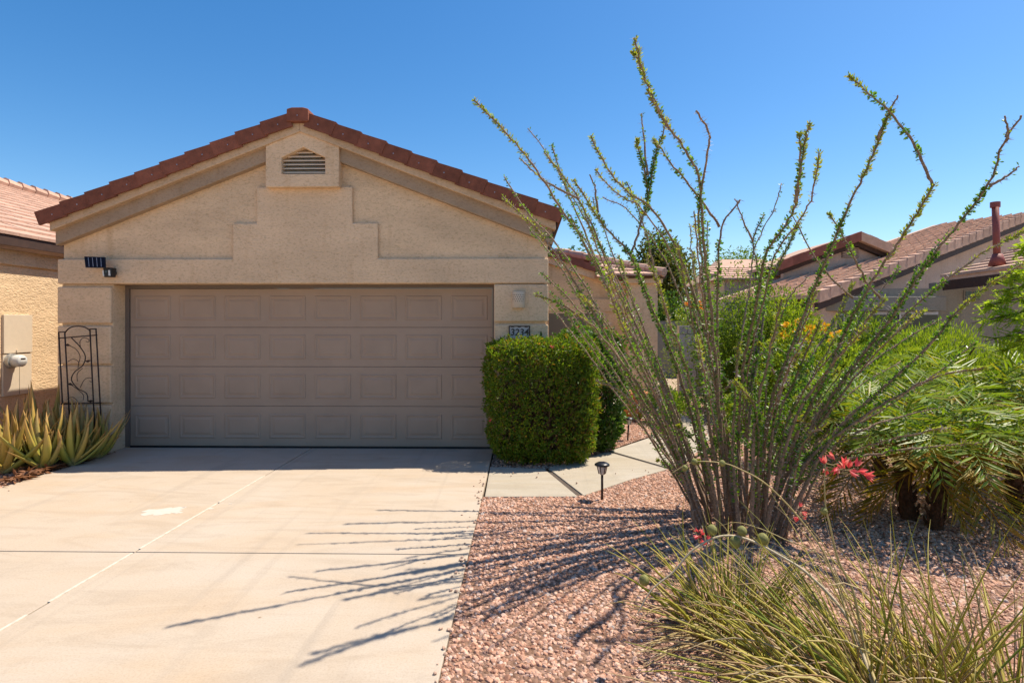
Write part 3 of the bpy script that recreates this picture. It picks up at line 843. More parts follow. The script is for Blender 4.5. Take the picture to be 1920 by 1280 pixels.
sc = empty('wall_sconce', at(972, 562, YF), 'cream half-round perforated ceramic wall sconce on the right pillar', 'wall lamp')
o3 = sc.location; scx = o3.x; szt, szb = fz(972, 546, 7.42), fz(972, 577, 7.42)
b = MB(o3); b.lathe((scx, YF, szb), [(.079, 0), (.083, .005), (.081, szt - szb - .004), (.078, szt - szb)], 18, math.pi, 2 * math.pi)
b.lathe((scx, YF, szb), [(.070, szt - szb), (.070, 0)], 18, math.pi, 2 * math.pi); b.lathe((scx, YF, szb), [(.078, szt - szb), (.070, szt - szb)], 18, math.pi, 2 * math.pi); b.lathe((scx, YF, szb), [(.070, 0), (.079, 0)], 18, math.pi, 2 * math.pi)
b.build('shade', M['ceramic'], sc, True)
for r in range(4):
    for k in range(8):
        a = math.pi * (1.12 + .76 * (k + .5 * (r % 2)) / 8)
        if r == 3 and not 2 <= k <= 6: continue
        x, yy, z = scx + .0825 * math.cos(a), YF + .0825 * math.sin(a), szt - .045 - r * .027
        b = MB(o3); d = Vector((math.cos(a), math.sin(a), 0)); b.tube([Vector((x, yy, z)), Vector((x, yy, z)) + d * .0012], .0052, 6); b.build('hole', M['dark'], sc)

pl = empty('house_number', at(973, 622, YF), 'grey house number plaque reading 3234 with a dark frame', 'plaque')
po = pl.location; pz1 = fz(973, 611, YF); pz0 = pz1 - .215; pxa, pxb = fx(954.5, YF - .01), fx(993, YF - .01)
b = MB(po); b.box(pxa, pxb, YF - .014, YF - .001, pz0, pz1); b.build('plate', M['plaque'], pl, bevel=.003)
b = MB(po); e = .009
b.box(pxa - .004, pxb + .004, YF - .020, YF - .001, pz1 - e, pz1 + .004); b.box(pxa - .004, pxb + .004, YF - .020, YF - .001, pz0 - .004, pz0 + e)
b.box(pxa - .004, pxa + e, YF - .0205, YF - .001, pz0, pz1); b.box(pxb - e, pxb + .004, YF - .0205, YF - .001, pz0, pz1); b.build('frame', M['wood_dark'], pl)
for k in range(3):
    b = MB(po); x = pxa + (pxb - pxa) * (k + .5) / 3; b.prism_y([(x - .028, pz1 - .008), (x - .015, pz1 - .017), (x + .015, pz1 - .017), (x + .028, pz1 - .008)], YF - .0195, YF - .012); b.build('scallop', M['wood_dark'], pl)
fc = bpy.data.curves.new('digits', 'FONT'); fc.body = '3234'; fc.size = .118; fc.shear = .12; fc.align_x = 'CENTER'; fc.extrude = .003; fc.offset = .0015
fc.materials.append(M['black'])
ftmp = bpy.data.objects.new('digits_text', fc); C.objects.link(ftmp)
fme = bpy.data.meshes.new_from_object(ftmp.evaluated_get(bpy.context.evaluated_depsgraph_get()))
bpy.data.objects.remove(ftmp)
fo = link_mesh('digits', fme, M['black'], pl)
fo.location = Vector(((pxa + pxb) / 2, YF - .017, pz1 - .118)) - po; fo.rotation_euler = (math.pi / 2, 0, 0)
# small dark gecko-like ornament on the same block
gk = MB(); q = at(1014.5, 626, YF - .008)
gk.prism_y([(q.x - .004, q.z - .05), (q.x + .004, q.z - .05), (q.x + .012, q.z - .01), (q.x + .010, q.z + .015), (q.x, q.z + .04), (q.x - .010, q.z + .015), (q.x - .012, q.z - .01)], YF - .012, YF - .0005)
gk.box(q.x - .03, q.x + .024, YF - .011, YF - .0006, q.z - .043, q.z - .034)
tag(gk.build('wall_ornament', M['leaf_dark']), 'tiny dark green ornament right of the house number', 'ornament')

# trellis leaning on the left pillar
YT = 7.36
tr = empty('trellis', gp(150, 848), 'dark rusty iron garden trellis with scrolling vines leaning on the left pillar', 'trellis')
to = tr.location
def tb(pts, r, name, n=6, sm=4):
    pp = [at(x, y, YT + (0.0 if y < 700 else -.04 * (y - 700) / 140)) for x, y in pts]
    if len(pp) > 2: pp = smooth_path(pp, sm)
    b = MB(to); b.tube(pp, r, n); return b.build(name, M['iron'], tr, True)
for x0, y0, x1, y1 in ((110, 622, 122, 850), (121.5, 624, 134, 850), (168.5, 617, 180, 850), (180, 616.5, 193, 850)):
    tb([(x0, y0), (x1, y1)], .0085, 'upright')
tb([(109, 634), (182, 628)], .0075, 'crossbar'); tb([(109.5, 622.5), (122, 622)], .0075, 'crossbar'); tb([(168, 617), (181, 616.5)], .0075, 'crossbar')
tb([(115, 757), (190, 755)], .008, 'crossbar')
tb([(121.5, 624), (130, 615), (144, 611.5), (158, 613), (168.5, 619)], .0078, 'arch')
tb([(134, 633), (150, 650), (160, 668), (155, 685), (140, 697), (134, 712), (146, 728), (162, 737), (165, 752)], .0065, 'scroll_vine')
for pts in ([(151, 652), (150, 640), (157, 633), (166, 636), (166, 641), (161, 640)], [(146, 690), (147, 678), (137, 673), (127, 678)], [(131, 648), (143, 655), (150, 668), (147, 683)],
            [(150, 727), (158, 712), (168, 708), (174, 711), (172, 716), (168, 714)], [(155, 690), (145, 700), (145, 715)], [(133, 721), (146, 730), (156, 740), (156, 750)], [(126, 748), (136, 744), (146, 752)]):
    tb(pts, .0042, 'curl', 5)
for x, y, s in ((127, 646.5, -1), (165, 677, 1), (132, 720, -1), (170, 752, 1)):
    c = at(x, y, YT); b = MB(to); L = .085
    b.hexa([c + Vector(v) for v in ((-L / 2, -.004, 0), (0, -.004, -.016), (-L / 2, .002, 0), (0, .002, -.016), (0, -.004, .018), (L / 2, -.004, .012 * s), (0, .002, .018), (L / 2, .002, .012 * s))]); b.build('iron_leaf', M['iron'], tr)

# ---------------------------------------------------------------- neighbour on the left
XN, XNE = -7.45, -7.25
nl = empty('neighbour_house', (XN, 10, 0), 'ochre stucco neighbour house with pale tiled roof at the left edge', 'house')
no = nl.location
def nb(fn, name, mat, bevel=0, parent=None, smooth=False):
    b = MB(no); fn(b); return b.build(name, mat, parent or nl, smooth, bevel)
EZ, NP_, ND = 2.955, .385, 5.6
nb(lambda b: b.box(XN - 6, XN, 4.5, 20, -.1, 2.70), 'wall', M['stucco_left'])
nb(lambda b: b.box(XN - .001, XN + .035, 4.5, 20, 2.50, 2.72), 'frieze', M['stucco_left'], .01)
nb(lambda b: b.box(XNE - .035, XNE, 4.2, 20.2, EZ - .20, EZ - .06), 'fascia', M['wood_dark'])
nb(lambda b: b.box(XN, XNE - .035, 4.2, 20.2, EZ - .16, EZ - .14), 'soffit', M['wood_dark'])
def ndeck(b):
    x2 = XNE - ND
    b.add([(XNE, 4.2, EZ - .06), (x2, 4.2, EZ - .06 + NP_ * ND), (x2, 20.2, EZ - .06 + NP_ * ND), (XNE, 20.2, EZ - .06), (x2 - ND, 4.2, EZ - .06), (x2 - ND, 20.2, EZ - .06)], [(0, 3, 2, 1), (1, 2, 5, 4), (0, 1, 4), (3, 5, 2)])
nroof = nb(ndeck, 'roof', M['tile_sun'])
crs = .35
tb_ = MB(); slope = math.hypot(1, NP_)
c0 = [(0, 0, 0), (0, .328, 0), (-crs - .03, 0, NP_ * (crs + .03) - .018), (-crs - .03, .328, NP_ * (crs + .03) - .018)]
tb_.hexa([Vector(c0[0]), Vector(c0[2]), Vector(c0[1]), Vector(c0[3]), Vector(c0[0]) + Vector((.004, 0, .045)), Vector(c0[2]) + Vector((0, 0, .03)), Vector(c0[1]) + Vector((.004, 0, .045)), Vector(c0[3]) + Vector((0, 0, .03))])
tmesh = tb_.mesh('roof_tile'); tmesh.materials.append(M['tile_sun'])
rest = MB(no)
for r in range(16):
    d = r * crs; ya, yb = (7.25 + d) / .892 - .9, (7.25 + d) / .77 + .5
    if r < 3: ya = min(ya, 6.5)
    yy = 4.3 + (.165 if r % 2 else 0)
    while yy < 20:
        px, pz = XNE + .02 - d, EZ - .055 + NP_ * d
        if ya < yy < yb:
            o = link_mesh('roof_tile', tmesh, None, nroof); o.location = Vector((px, yy, pz + rnd.uniform(0, .006))) - no
            o.rotation_euler = (0, rnd.uniform(-.01, .01), 0)
        else:
            rest.add([Vector((px, yy, pz)) + Vector(v.co) for v in tmesh.vertices], [tuple(p.vertices) for p in tmesh.polygons])
        yy += .332
tag(rest.build('tile_courses', M['tile_sun'], nroof), kind='stuff')
xr_, zr_ = XNE - ND, EZ + NP_ * ND
for k in range(40):
    yy = 4.3 + k * .4
    nb(lambda b: b.tube([(xr_ , yy, zr_ + .03), (xr_, yy + .42, zr_ + .005)], [.14, .115], 8), 'ridge_tile', M['tile_sun'])

ub = empty('utility_box', (XN, 8.55, .6), 'cream painted electric meter cabinet on the ochre wall', 'utility box')
uo = ub.location
def up(fn, name, mat, bevel=0, parent=None, smooth=False):
    b = MB(uo); fn(b); return b.build(name, mat, parent or ub, smooth, bevel)
def wy(px): return at(px, 600, 1).y * 0 + XN / (at(px, 600, 1.0).x)
ya, yb = wy(3), wy(57)
def wz(px, py): Y = wy(px); return at(px, py, Y).z
zt, zm, zb = wz(30, 590), wz(30, 662), wz(30, 740)
up(lambda b: b.box(XN - .02, XN + .022, ya, yb, zb, zm - .006), 'lower_cabinet', M['cream_metal'], .006)
up(lambda b: b.box(XN - .02, XN + .034, ya, yb, zm + .004, zt), 'upper_cover', M['cream_metal'], .006)
up(lambda b: b.box(XN + .034, XN + .05, ya + .2, ya + .24, zm + .01, zm + .05), 'hasp', M['cream_metal'])
up(lambda b: b.box(XN + .0225, XN + .024, ya + .27, ya + .275, zb + .01, zm - .2), 'seam', M['joint'])
mz = wz(20, 676); my = wy(16) 
mt = up(lambda b: b.tube([(XN + .02, my, mz), (XN + .08, my, mz)], .105, 20), 'meter', M['grey_metal'])
up(lambda b: b.tube([(XN + .08, my, mz), (XN + .13, my, mz), (XN + .20, my, mz), (XN + .215, my, mz)], [.085, .088, .085, .075], 20), 'meter_cover', M['dial'], 0, mt, True)
up(lambda b: b.box(XN + .215, XN + .2175, my - .04, my + .04, mz + .02, mz + .04), 'display', M['black'], 0, mt)
for k in range(4):
    up(lambda b: b.tube([(XN + .215, my - .045 + .03 * k, mz - .02), (XN + .2175, my - .045 + .03 * k, mz - .02)], .011, 8), 'dial', M['grey_metal'], 0, mt)
dsp = MB(); q = Vector((XN, 9.55, .55)); dsp.hexa([q + Vector(v) for v in ((0, 0, -.3), (.09, 0, -.3), (0, .12, -.3), (.09, .12, -.3), (0, 0, .26), (.07, 0, .26), (0, .12, .26), (.07, .12, .26))])
tag(dsp.build('downspout', M['wood_dark'], bevel=.01), 'short brown drain box low on the ochre wall behind the aloes', 'drain box')

# ---------------------------------------------------------------- neighbour on the right
nr = empty('neighbour_house', (10.5, 17, 0), 'rosy stucco neighbour house with terracotta tile roof and red vent pipe at right', 'house')
ro = nr.location
def rb(fn, name, mat, bevel=0, parent=None, smooth=False):
    b = MB(ro); fn(b); return b.build(name, mat, parent or nr, smooth, bevel)
PHI = math.radians(30)
R0 = at(1530, 552, 15.5)                         # lower front corner of the main roof
uh = Vector((math.cos(PHI), math.sin(PHI), 0))
ul = Vector((uh.x, uh.y, 0.262))                 # up the slope
vl = Vector((-math.sin(PHI), math.cos(PHI), 0)) # along the eave, away
def RP(a, c, h=0.0): return R0 + ul * a + vl * c + Vector((0, 0, h))
LEN, WID = 13.0, 3.4
rdeck = rb(lambda b: b.hexa([RP(0, 0, -.10), RP(LEN, 0, -.10), RP(0, WID, -.10), RP(LEN, WID, -.10), RP(0, 0, -.03), RP(LEN, 0, -.03), RP(0, WID, -.03), RP(LEN, WID, -.03)]), 'roof', M['tile_lit'])
# ribbed tiles up the slope: rows of single tiles
cw, cl = .31, .52
tq = MB()
tq.hexa([Vector(v) for v in (ul * 0, ul * cl * 1.06 + Vector((0, 0, -.02)), vl * cw, vl * cw + ul * cl * 1.06 + Vector((0, 0, -.02)),
         Vector((0, 0, .075)), ul * cl * 1.06 + Vector((0, 0, .05)), vl * cw * .86 + Vector((0, 0, .012)), vl * cw * .86 + ul * cl * 1.06 + Vector((0, 0, .0)))])
tqm = tq.mesh('roof_tile'); tqm.materials.append(M['tile_lit'])
for i in range(int(WID / cw)):
    for k in range(int(LEN / cl)):
        o = link_mesh('roof_tile', tqm, None, rdeck); o.location = RP(k * cl, .12 + i * cw, rnd.uniform(-.032, -.024)) - ro
# barge tiles along the front edge
for k in range(28):
    a0, a1 = k * .46, k * .46 + .485
    rb(lambda b: b.hexa([RP(a0, -.10, -.22), RP(a1, -.10, -.24), RP(a0, .12, -.22), RP(a1, .12, -.24), RP(a0, -.12, .105), RP(a1, -.10, .055), RP(a0, .12, .105), RP(a1, .12, .055)]), 'barge_tile', M['tile_sun'], .01)
rb(lambda b: b.hexa([RP(0, -.05, -.42), RP(LEN, -.05, -.42), RP(0, .05, -.42), RP(LEN, .05, -.42), RP(0, -.05, -.23), RP(LEN, -.05, -.23), RP(0, .05, -.23), RP(LEN, .05, -.23)]), 'barge_board', M['wood_dark'])
# gable wall under the barge
def rgw(b):
    p0, p1 = RP(.5, .25), RP(LEN, .25)
    b.add([(p0.x, p0.y, -.1), (p1.x, p1.y, -.1), (p1.x, p1.y, p1.z - .12), (p0.x, p0.y, p0.z - .12)] + [(p.x + vl.x * .2, p.y + vl.y * .2, z) for p, z in ((p0, -.1), (p1, -.1), (p1, p1.z - .12), (p0, p0.z - .12))],
          [(0, 1, 2, 3), (7, 6, 5, 4), (0, 4, 5, 1), (1, 5, 6, 2), (2, 6, 7, 3), (3, 7, 4, 0)])
rb(rgw, 'gable_wall', M['stucco_pink'])
# small rear gable with louvred vent
YG = 19.5
def G2(px, py, Y=YG): q = at(px, py, Y); return (q.x, q.z)
g2 = [G2(1470, 640), G2(1668, 640), G2(1664, 476), G2(1600, 450), G2(1470, 498)]
rb(lambda b: b.prism_y(g2, YG, YG + .25), 'rear_gable', M['stucco_pink'])
a_, c_, d_ = G2(1455, 494), G2(1602, 440), G2(1665, 466)
def slopebox(b, p, q, t0, t1, y0, y1):
    b.hexa([(p[0], y0, p[1] + t0), (q[0], y0, q[1] + t0), (p[0], y1, p[1] + t0), (q[0], y1, q[1] + t0), (p[0], y0, p[1] + t1), (q[0], y0, q[1] + t1), (p[0], y1, p[1] + t1), (q[0], y1, q[1] + t1)])
rr2 = rb(lambda b: (slopebox(b, a_, c_, -.12, -.02, YG - .3, YG + 4), slopebox(b, c_, d_, -.12, -.02, YG - .3, YG + 4)), 'rear_roof', M['tile_lit'])
rb(lambda b: (slopebox(b, a_, c_, -.40, -.24, YG - .2, YG), slopebox(b, c_, d_, -.40, -.24, YG - .2, YG)), 'barge_board', M['wood_dark'])
for p, q, n in ((a_, c_, 7), (c_, d_, 4)):
    for k in range(n):
        f0, f1 = k / n, (k + 1.05) / n
        p0 = (p[0] + (q[0] - p[0]) * f0, p[1] + (q[1] - p[1]) * f0); p1 = (p[0] + (q[0] - p[0]) * f1, p[1] + (q[1] - p[1]) * f1)
        rb(lambda b: slopebox(b, p0, p1, -.25, .05 + .01 * (k % 2), YG - .40, YG - .15), 'barge_tile', M['tile_dark' if p is a_ else 'tile_lit'], .01, rr2)  # left rake coloured dark as the shaded side, right rake in sunlit tile colour
v0, v1 = G2(1578, 483), G2(1609, 464)
vb = rb(lambda b: b.box(v0[0], v1[0], YG - .03, YG + .01, v0[1], v1[1]), 'gable_vent', M['dark'])
for k in range(5):
    z = v0[1] + (v1[1] - v0[1]) * (k + .25) / 5
    rb(lambda b: b.box(v0[0], v1[0], YG - .06, YG - .03, z, z + .035), 'vent_slat', M['stucco_pink'], 0, vb)
# porch: lower roof with dark fascia, pipe on it
L0, L1 = at(1766, 541, 16.0), at(1960, 512, 12.0)
def lower(b):
    hi0, hi1 = L0 + Vector((1.6, .1, .62)), L1 + Vector((3.2, .1, 1.24))
    b.hexa([L0, L1, hi0 - Vector((0, 0, .08)), hi1 - Vector((0, 0, .08)), L0 + Vector((0, 0, .06)), L1 + Vector((0, 0, .06)), hi0, hi1])
EA = at(1766, 520, 16.2); EB = at(2010, 487, 12.4)
ev = (EB - EA); upv = Vector((1, .18, .34))
def LP(a, c, h=0): return EA + ev * a + upv * c + Vector((0, 0, h))
pr = rb(lambda b: b.hexa([LP(0, 0, -.10), LP(1, 0, -.10), LP(0, 2.6, -.10), LP(1, 2.6, -.10), LP(0, 0), LP(1, 0), LP(0, 2.6), LP(1, 2.6)]), 'porch_roof', M['tile_lit'])
for r in range(7):
    for k in range(9):
        a0, a1 = k / 9 + (.05 if r % 2 else 0), (k + .985) / 9 + (.05 if r % 2 else 0)
        c0, c1 = r * .36 - .05, r * .36 + .36
        rb(lambda b: b.hexa([LP(a0, c0, .01), LP(a1, c0, .01), LP(a0, c1, 0), LP(a1, c1, 0), LP(a0, c0, .085), LP(a1, c0, .085), LP(a0, c1, .03), LP(a1, c1, .03)]), 'roof_tile', M['tile_lit'], 0, pr)
rb(lambda b: b.hexa([LP(0, .02, -.36), LP(1, .02, -.36), LP(0, .10, -.36), LP(1, .10, -.36), LP(0, .0, -.02), LP(1, .0, -.02), LP(0, .08, -.02), LP(1, .08, -.02)]), 'porch_fascia', M['wood_dark'])
pb = at(1870, 483, 14.6); pt = at(1866, 379, 14.6)
pp_ = rb(lambda b: b.tube([pb - Vector((0, 0, .25)), pt], .075, 14), 'vent_pipe', M['pipe'], 0, None, True)
rb(lambda b: b.tube([pt - Vector((0, 0, .13)), pt], .105, 14), 'pipe_collar', M['pipe'], 0, pp_, False)
rb(lambda b: b.tube([pb - Vector((0, 0, .20)), pb + Vector((0, 0, .09))], [.19, .10], 14), 'pipe_boot', M['pipe'], 0, pp_, True)
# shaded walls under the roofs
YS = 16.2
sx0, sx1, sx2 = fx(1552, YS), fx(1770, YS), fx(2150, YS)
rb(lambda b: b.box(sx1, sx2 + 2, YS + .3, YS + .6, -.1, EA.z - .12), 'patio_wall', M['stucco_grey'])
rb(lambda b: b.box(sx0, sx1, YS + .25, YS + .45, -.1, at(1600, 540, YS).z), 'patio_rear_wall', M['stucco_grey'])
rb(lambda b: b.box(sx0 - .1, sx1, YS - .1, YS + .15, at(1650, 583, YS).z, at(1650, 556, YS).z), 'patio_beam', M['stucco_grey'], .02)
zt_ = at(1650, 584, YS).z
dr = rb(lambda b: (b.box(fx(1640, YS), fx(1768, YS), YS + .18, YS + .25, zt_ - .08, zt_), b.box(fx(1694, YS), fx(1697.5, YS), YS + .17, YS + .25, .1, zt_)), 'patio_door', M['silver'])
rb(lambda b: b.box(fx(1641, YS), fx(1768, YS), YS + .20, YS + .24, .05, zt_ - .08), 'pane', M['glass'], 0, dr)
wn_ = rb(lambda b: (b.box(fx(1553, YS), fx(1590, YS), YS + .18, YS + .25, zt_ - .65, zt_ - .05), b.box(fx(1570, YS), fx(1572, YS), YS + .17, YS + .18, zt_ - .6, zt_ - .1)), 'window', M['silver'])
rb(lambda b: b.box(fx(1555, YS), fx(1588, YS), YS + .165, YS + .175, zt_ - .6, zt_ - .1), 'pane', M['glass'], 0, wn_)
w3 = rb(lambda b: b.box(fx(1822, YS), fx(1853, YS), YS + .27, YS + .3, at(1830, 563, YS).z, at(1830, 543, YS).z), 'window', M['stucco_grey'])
for p0, p1 in ((1824, 1836.5), (1838.5, 1851)):
    rb(lambda b: b.box(fx(p0, YS), fx(p1, YS), YS + .26, YS + .27, at(1830, 561, YS).z, at(1830, 545, YS).z), 'pane', M['glass'], 0, w3)
# low far roof in the middle
fr = empty('neighbour_house', (6.5, 22, 0), 'low far house with a pale tiled roof half hidden behind the shrubs', 'house')
fo_ = fr.location
def fb(fn, name, mat, parent=None):
    b = MB(fo_); fn(b); return b.build(name, mat, parent or fr)
q0, q1 = at(1362, 524, 21), at(1500, 524, 21)
fb(lambda b: b.box(q0.x, q1.x, 21.2, 25, -.1, q0.z), 'wall', M['stucco_pink'])
frf = fb(lambda b: b.add([(q0.x - .4, 21, q0.z), (q1.x + .3, 21, q0.z), (q1.x + .3, 25, q0.z + 1.15), (q0.x + 1, 25, q0.z + 1.15), (q0.x - .4, 25.1, q0.z), (q1.x + .3, 25.1, q0.z)], [(0, 1, 2, 3), (0, 3, 4), (1, 5, 2), (3, 2, 5, 4), (0, 4, 5, 1)]), 'roof', M['tile_sun'])
for r in range(6):
    for k in range(9):
        x0 = q0.x - .3 + k * .34 + (.17 if r % 2 else 0); y0 = 21 + r * .38; z0 = q0.z + r * .38 * .2875
        fb(lambda b: b.hexa([(x0, y0 - .03, z0), (x0 + .32, y0 - .03, z0), (x0, y0 + .38, z0 + .1), (x0 + .32, y0 + .38, z0 + .1), (x0, y0 - .03, z0 + .06), (x0 + .32, y0 - .03, z0 + .06), (x0, y0 + .38, z0 + .15), (x0 + .32, y0 + .38, z0 + .15)]), 'roof_tile', M['tile_sun'], frf)

# block wall beyond the walkway
bw = empty('block_wall', (4.4, 13.9, 0), 'grey concrete block garden wall behind the tall spiny shrub', 'wall')
bo_ = bw.location
b = MB(bo_); b.box(3.66, 5.3, 13.84, 13.96, -.1, 1.60); b.build('mortar_core', M['joint'], bw)
for r in range(8):
    for k in range(-1, 4):
        x0 = 3.65 + k * .41 + (.205 if r % 2 else 0); x1 = x0 + .40
        x0, x1 = max(3.65, x0), min(5.32, x1)
        if x1 - x0 < .05: continue
        b = MB(bo_); b.box(x0, x1, 13.80, 14.0, r * .202, r * .202 + .195); b.build('concrete_block', M['block'], bw, bevel=.005)
# iron fence
ff = empty('iron_fence', (8, 13.6, 0), 'black iron picket fence between the gardens', 'fence')
fo2 = ff.location
f0, f1 = fx(1380, 13.6), fx(1575, 13.6)
for z in (1.32, .25):
    b = MB(fo2); b.box(f0, f1, 13.58, 13.62, z, z + .035); b.build('rail', M['black'], ff)
nn = 24
for k in range(nn):
    x = f0 + (f1 - f0) * k / (nn - 1)
    b = MB(fo2); b.box(x - .011, x + .011, 13.59, 13.61, -.1, 1.56); b.build('picket', M['black'], ff)
# solid dark hedge-backed garden wall closes the view at the right
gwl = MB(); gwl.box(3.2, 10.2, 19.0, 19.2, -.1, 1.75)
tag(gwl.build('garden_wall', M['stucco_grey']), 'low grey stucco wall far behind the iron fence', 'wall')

# ---------------------------------------------------------------- plants
def lumpy(n, rx, ry, rz, lobes=7, shell=0.55, seed=0, flat_bottom=True):
    """points through an uneven crown made of several lobes; returns positions (centre at origin) and outward directions"""
    r = np.random.default_rng(seed)
    cs, ss = [], []
    for k in range(lobes):
        d = r.normal(size=3); d /= np.linalg.norm(d)
        q = r.uniform(0.25, 0.62)
        cs.append(d * q * np.array([rx, ry, rz])); ss.append(r.uniform(0.40, 0.62))
    cs = np.array(cs); ss = np.array(ss)
    w = ss ** 2; idx = r.choice(lobes, n, p=w / w.sum())
    d = r.normal(size=(n, 3)); d /= np.linalg.norm(d, axis=1, keepdims=True)
    rad = (1 - shell * r.random(n) ** 1.6)[:, None]
    p = cs[idx] + d * rad * ss[idx][:, None] * np.array([rx, ry, rz])
    return p, d

def shrub(name, label, cat, c, rx, ry, h, n, L, W, mat, seed=0, lobes=8, flowers=None, stems=5, z0=0.0, shell=0.6, up=0.35, group=None, fn=0, fmat=None, fL=.05):
    t = empty(name, (c[0], c[1], z0), label, cat, group)
    p, d = lumpy(n, rx, ry, h / 2, lobes, shell, seed)
    p[:, 2] += h / 2
    p[:, 2] = np.maximum(p[:, 2], 0.02)
    dd = d * .7 + rdirs(n) * .6 + np.array([0, 0, up])
    leaf_mesh('foliage', p, dd, rdirs(n), L * rng.uniform(.6, 1.2, n), W * rng.uniform(.7, 1.2, n), mat, t)
    r = random.Random(seed)
    for k in range(stems):
        a = r.uniform(0, 6.28); q = r.uniform(.2, .7)
        e = Vector((math.cos(a) * rx * q, math.sin(a) * ry * q, h * r.uniform(.55, .85)))
        b = MB(); b.tube(smooth_path([Vector((r.uniform(-.06, .06), r.uniform(-.06, .06), -.05)), e * .45 + Vector((0, 0, .1 * h)), e], 4), [.022 - .0015 * i for i in range(9)], 5)
        b.build('stem', M['bark_dark'], t)
    if fn:
        top = np.argsort(-(p[:, 2] + .35 * h * rng.random(n)))[:max(fn * 3, 1)]
        ids = rng.choice(top, fn, replace=False)
        P_, D_ = [], []
        for i in ids:
            for q in range(7):
                P_.append(p[i] + rng.normal(size=3) * .018); D_.append(d[i] + rng.normal(size=3) * .7)
        leaf_mesh('flowers', P_, D_, rdirs(len(P_)), fL, fL * .8, fmat, t)
    return t

def clipped(name, label, c, hx, hy, h, n, L, W, mat, seed, power=4.0, taper=0.0, fmat=None, fn=0):
    """clipped hedge: leaves on and just under a rounded box surface, a dense dark twig core inside"""
    t = empty(name, (c[0], c[1], 0), label, 'hedge')
    r = np.random.default_rng(seed)
    d = r.normal(size=(n * 2, 3)); d /= np.linalg.norm(d, axis=1, keepdims=True)
    S_ = np.array([hx, hy, h / 2])
    # sample a box then pull to a superellipsoid
    u = r.uniform(-1, 1, size=(n, 3)); ax = r.choice(3, n, p=np.array([hy * h, hx * h, hx * hy * 2]) / (hy * h + hx * h + hx * hy * 2))
    u[np.arange(n), ax] = np.sign(r.uniform(-1, 1, n))
    k = (np.abs(u) ** power).sum(1) ** (1 / power)
    s = u / k[:, None]
    nr_ = np.sign(s) * np.abs(s) ** (power - 1) / S_
    nr_ /= np.linalg.norm(nr_, axis=1, keepdims=True)
    p = s * S_
    w = (np.sin(p[:, 0] * 9 + seed) * np.cos(p[:, 2] * 8) + np.sin(p[:, 2] * 17 + p[:, 0] * 5) * .6 + np.sin(p[:, 1] * 13) + np.sin(p[:, 0] * 31 + p[:, 2] * 23) * .5) * .022
    depth = -np.abs(r.normal(size=n)) * .075 + .018 + .03 * (r.random(n) < .06)
    p = p + nr_ * (w + depth)[:, None]
    zz = (p[:, 2] + h / 2) / h
    p[:, 0] *= 1 - taper * (1 - zz); p[:, 1] *= 1 - taper * .5 * (1 - zz)
    p[:, 2] = np.maximum(p[:, 2] + h / 2, .03)
    q = p * np.array([1, 1, 1.2])
    nz = np.sin(q[:, 0] * 21 + 3 * np.sin(q[:, 2] * 9)) * np.sin(q[:, 2] * 19 + 3 * np.sin(q[:, 1] * 8 + q[:, 0] * 6)) + .7 * np.sin(q[:, 0] * 47 + q[:, 2] * 31) * np.sin(q[:, 2] * 43 - q[:, 1] * 29)
    keep = (nz > -.25) | (r.random(n) < .14) | (zz > .95)
    p, nr_ = p[keep], nr_[keep]; n = len(p)
    # shoots that escaped the shears
    for k in range(70):
        i = r.integers(n); l = r.uniform(.03, .09); m = 12
        sh = p[i] + (nr_[i] * .5 + np.array([0, 0, .8]))[None] * np.linspace(0, l, m)[:, None]
        p = np.concatenate([p, sh]); nr_ = np.concatenate([nr_, np.repeat(nr_[i][None], m, 0)])
    n = len(p)
    dd = nr_ * .55 + rdirs(n) * .75 + np.array([0, 0, .30])
    leaf_mesh('foliage', p, dd, nr_ + rdirs(n) * .8, L * r.uniform(.55, 1.25, n), W * r.uniform(.7, 1.25, n), mat, t)
    if fn:
        ids = r.choice(n, fn, replace=False); P_, D_ = [], []
        for i in ids:
            for q in range(6): P_.append(p[i] + nr_[i] * .02 + r.normal(size=3) * .01); D_.append(nr_[i] + r.normal(size=3) * .6)
        leaf_mesh('flowers', P_, D_, rdirs(len(P_)), .035, .03, fmat, t)
    rr = random.Random(seed)
    b = MB()
    for q in range(170):
        a = Vector((rr.uniform(-.7, .7) * hx, rr.uniform(-.7, .7) * hy, rr.uniform(.0, .5) * h)); e = Vector((max(-1.0, min(1.0, a.x / hx + rr.uniform(-.5, .5))) * hx * (1 - taper * .4), max(-1.02, min(1.0, a.y / hy + rr.uniform(-.6, .6))) * hy, min(h * .96, a.z + rr.uniform(.2, .5) * h)))
        b.tube([a, (a + e) / 2 + Vector((rr.uniform(-.03, .03), rr.uniform(-.03, .03), 0)), e], [.008, .006, .003], 4, False)
    tag(b.build('twigs', M['bark_dark'], t), kind='stuff')
    for q in range(4):
        a = Vector((rr.uniform(-.3, .3) * hx, rr.uniform(-.3, .3) * hy, -.05)); b = MB(); b.tube([a, a + Vector((rr.uniform(-.1, .1), 0, h * .5))], [.03, .018], 6); b.build('stem', M['bark_dark'], t)
    return t

clipped('clipped_hedge', 'boxy clipped bright green hedge in front of the right pillar', (.225, 7.12, 0), .70, .32, 1.44, 36000, .050, .020, M['leaf_hedge'], 3, 5.6, .12, M['petal_pink'], 4)
clipped('clipped_hedge', 'darker glossy clipped bush right behind the bright hedge', (.86, 7.92, 0), .50, .52, 1.56, 20000, .055, .036, M['leaf_dark'], 9, 3.6, .12, M['petal_pink'], 16)

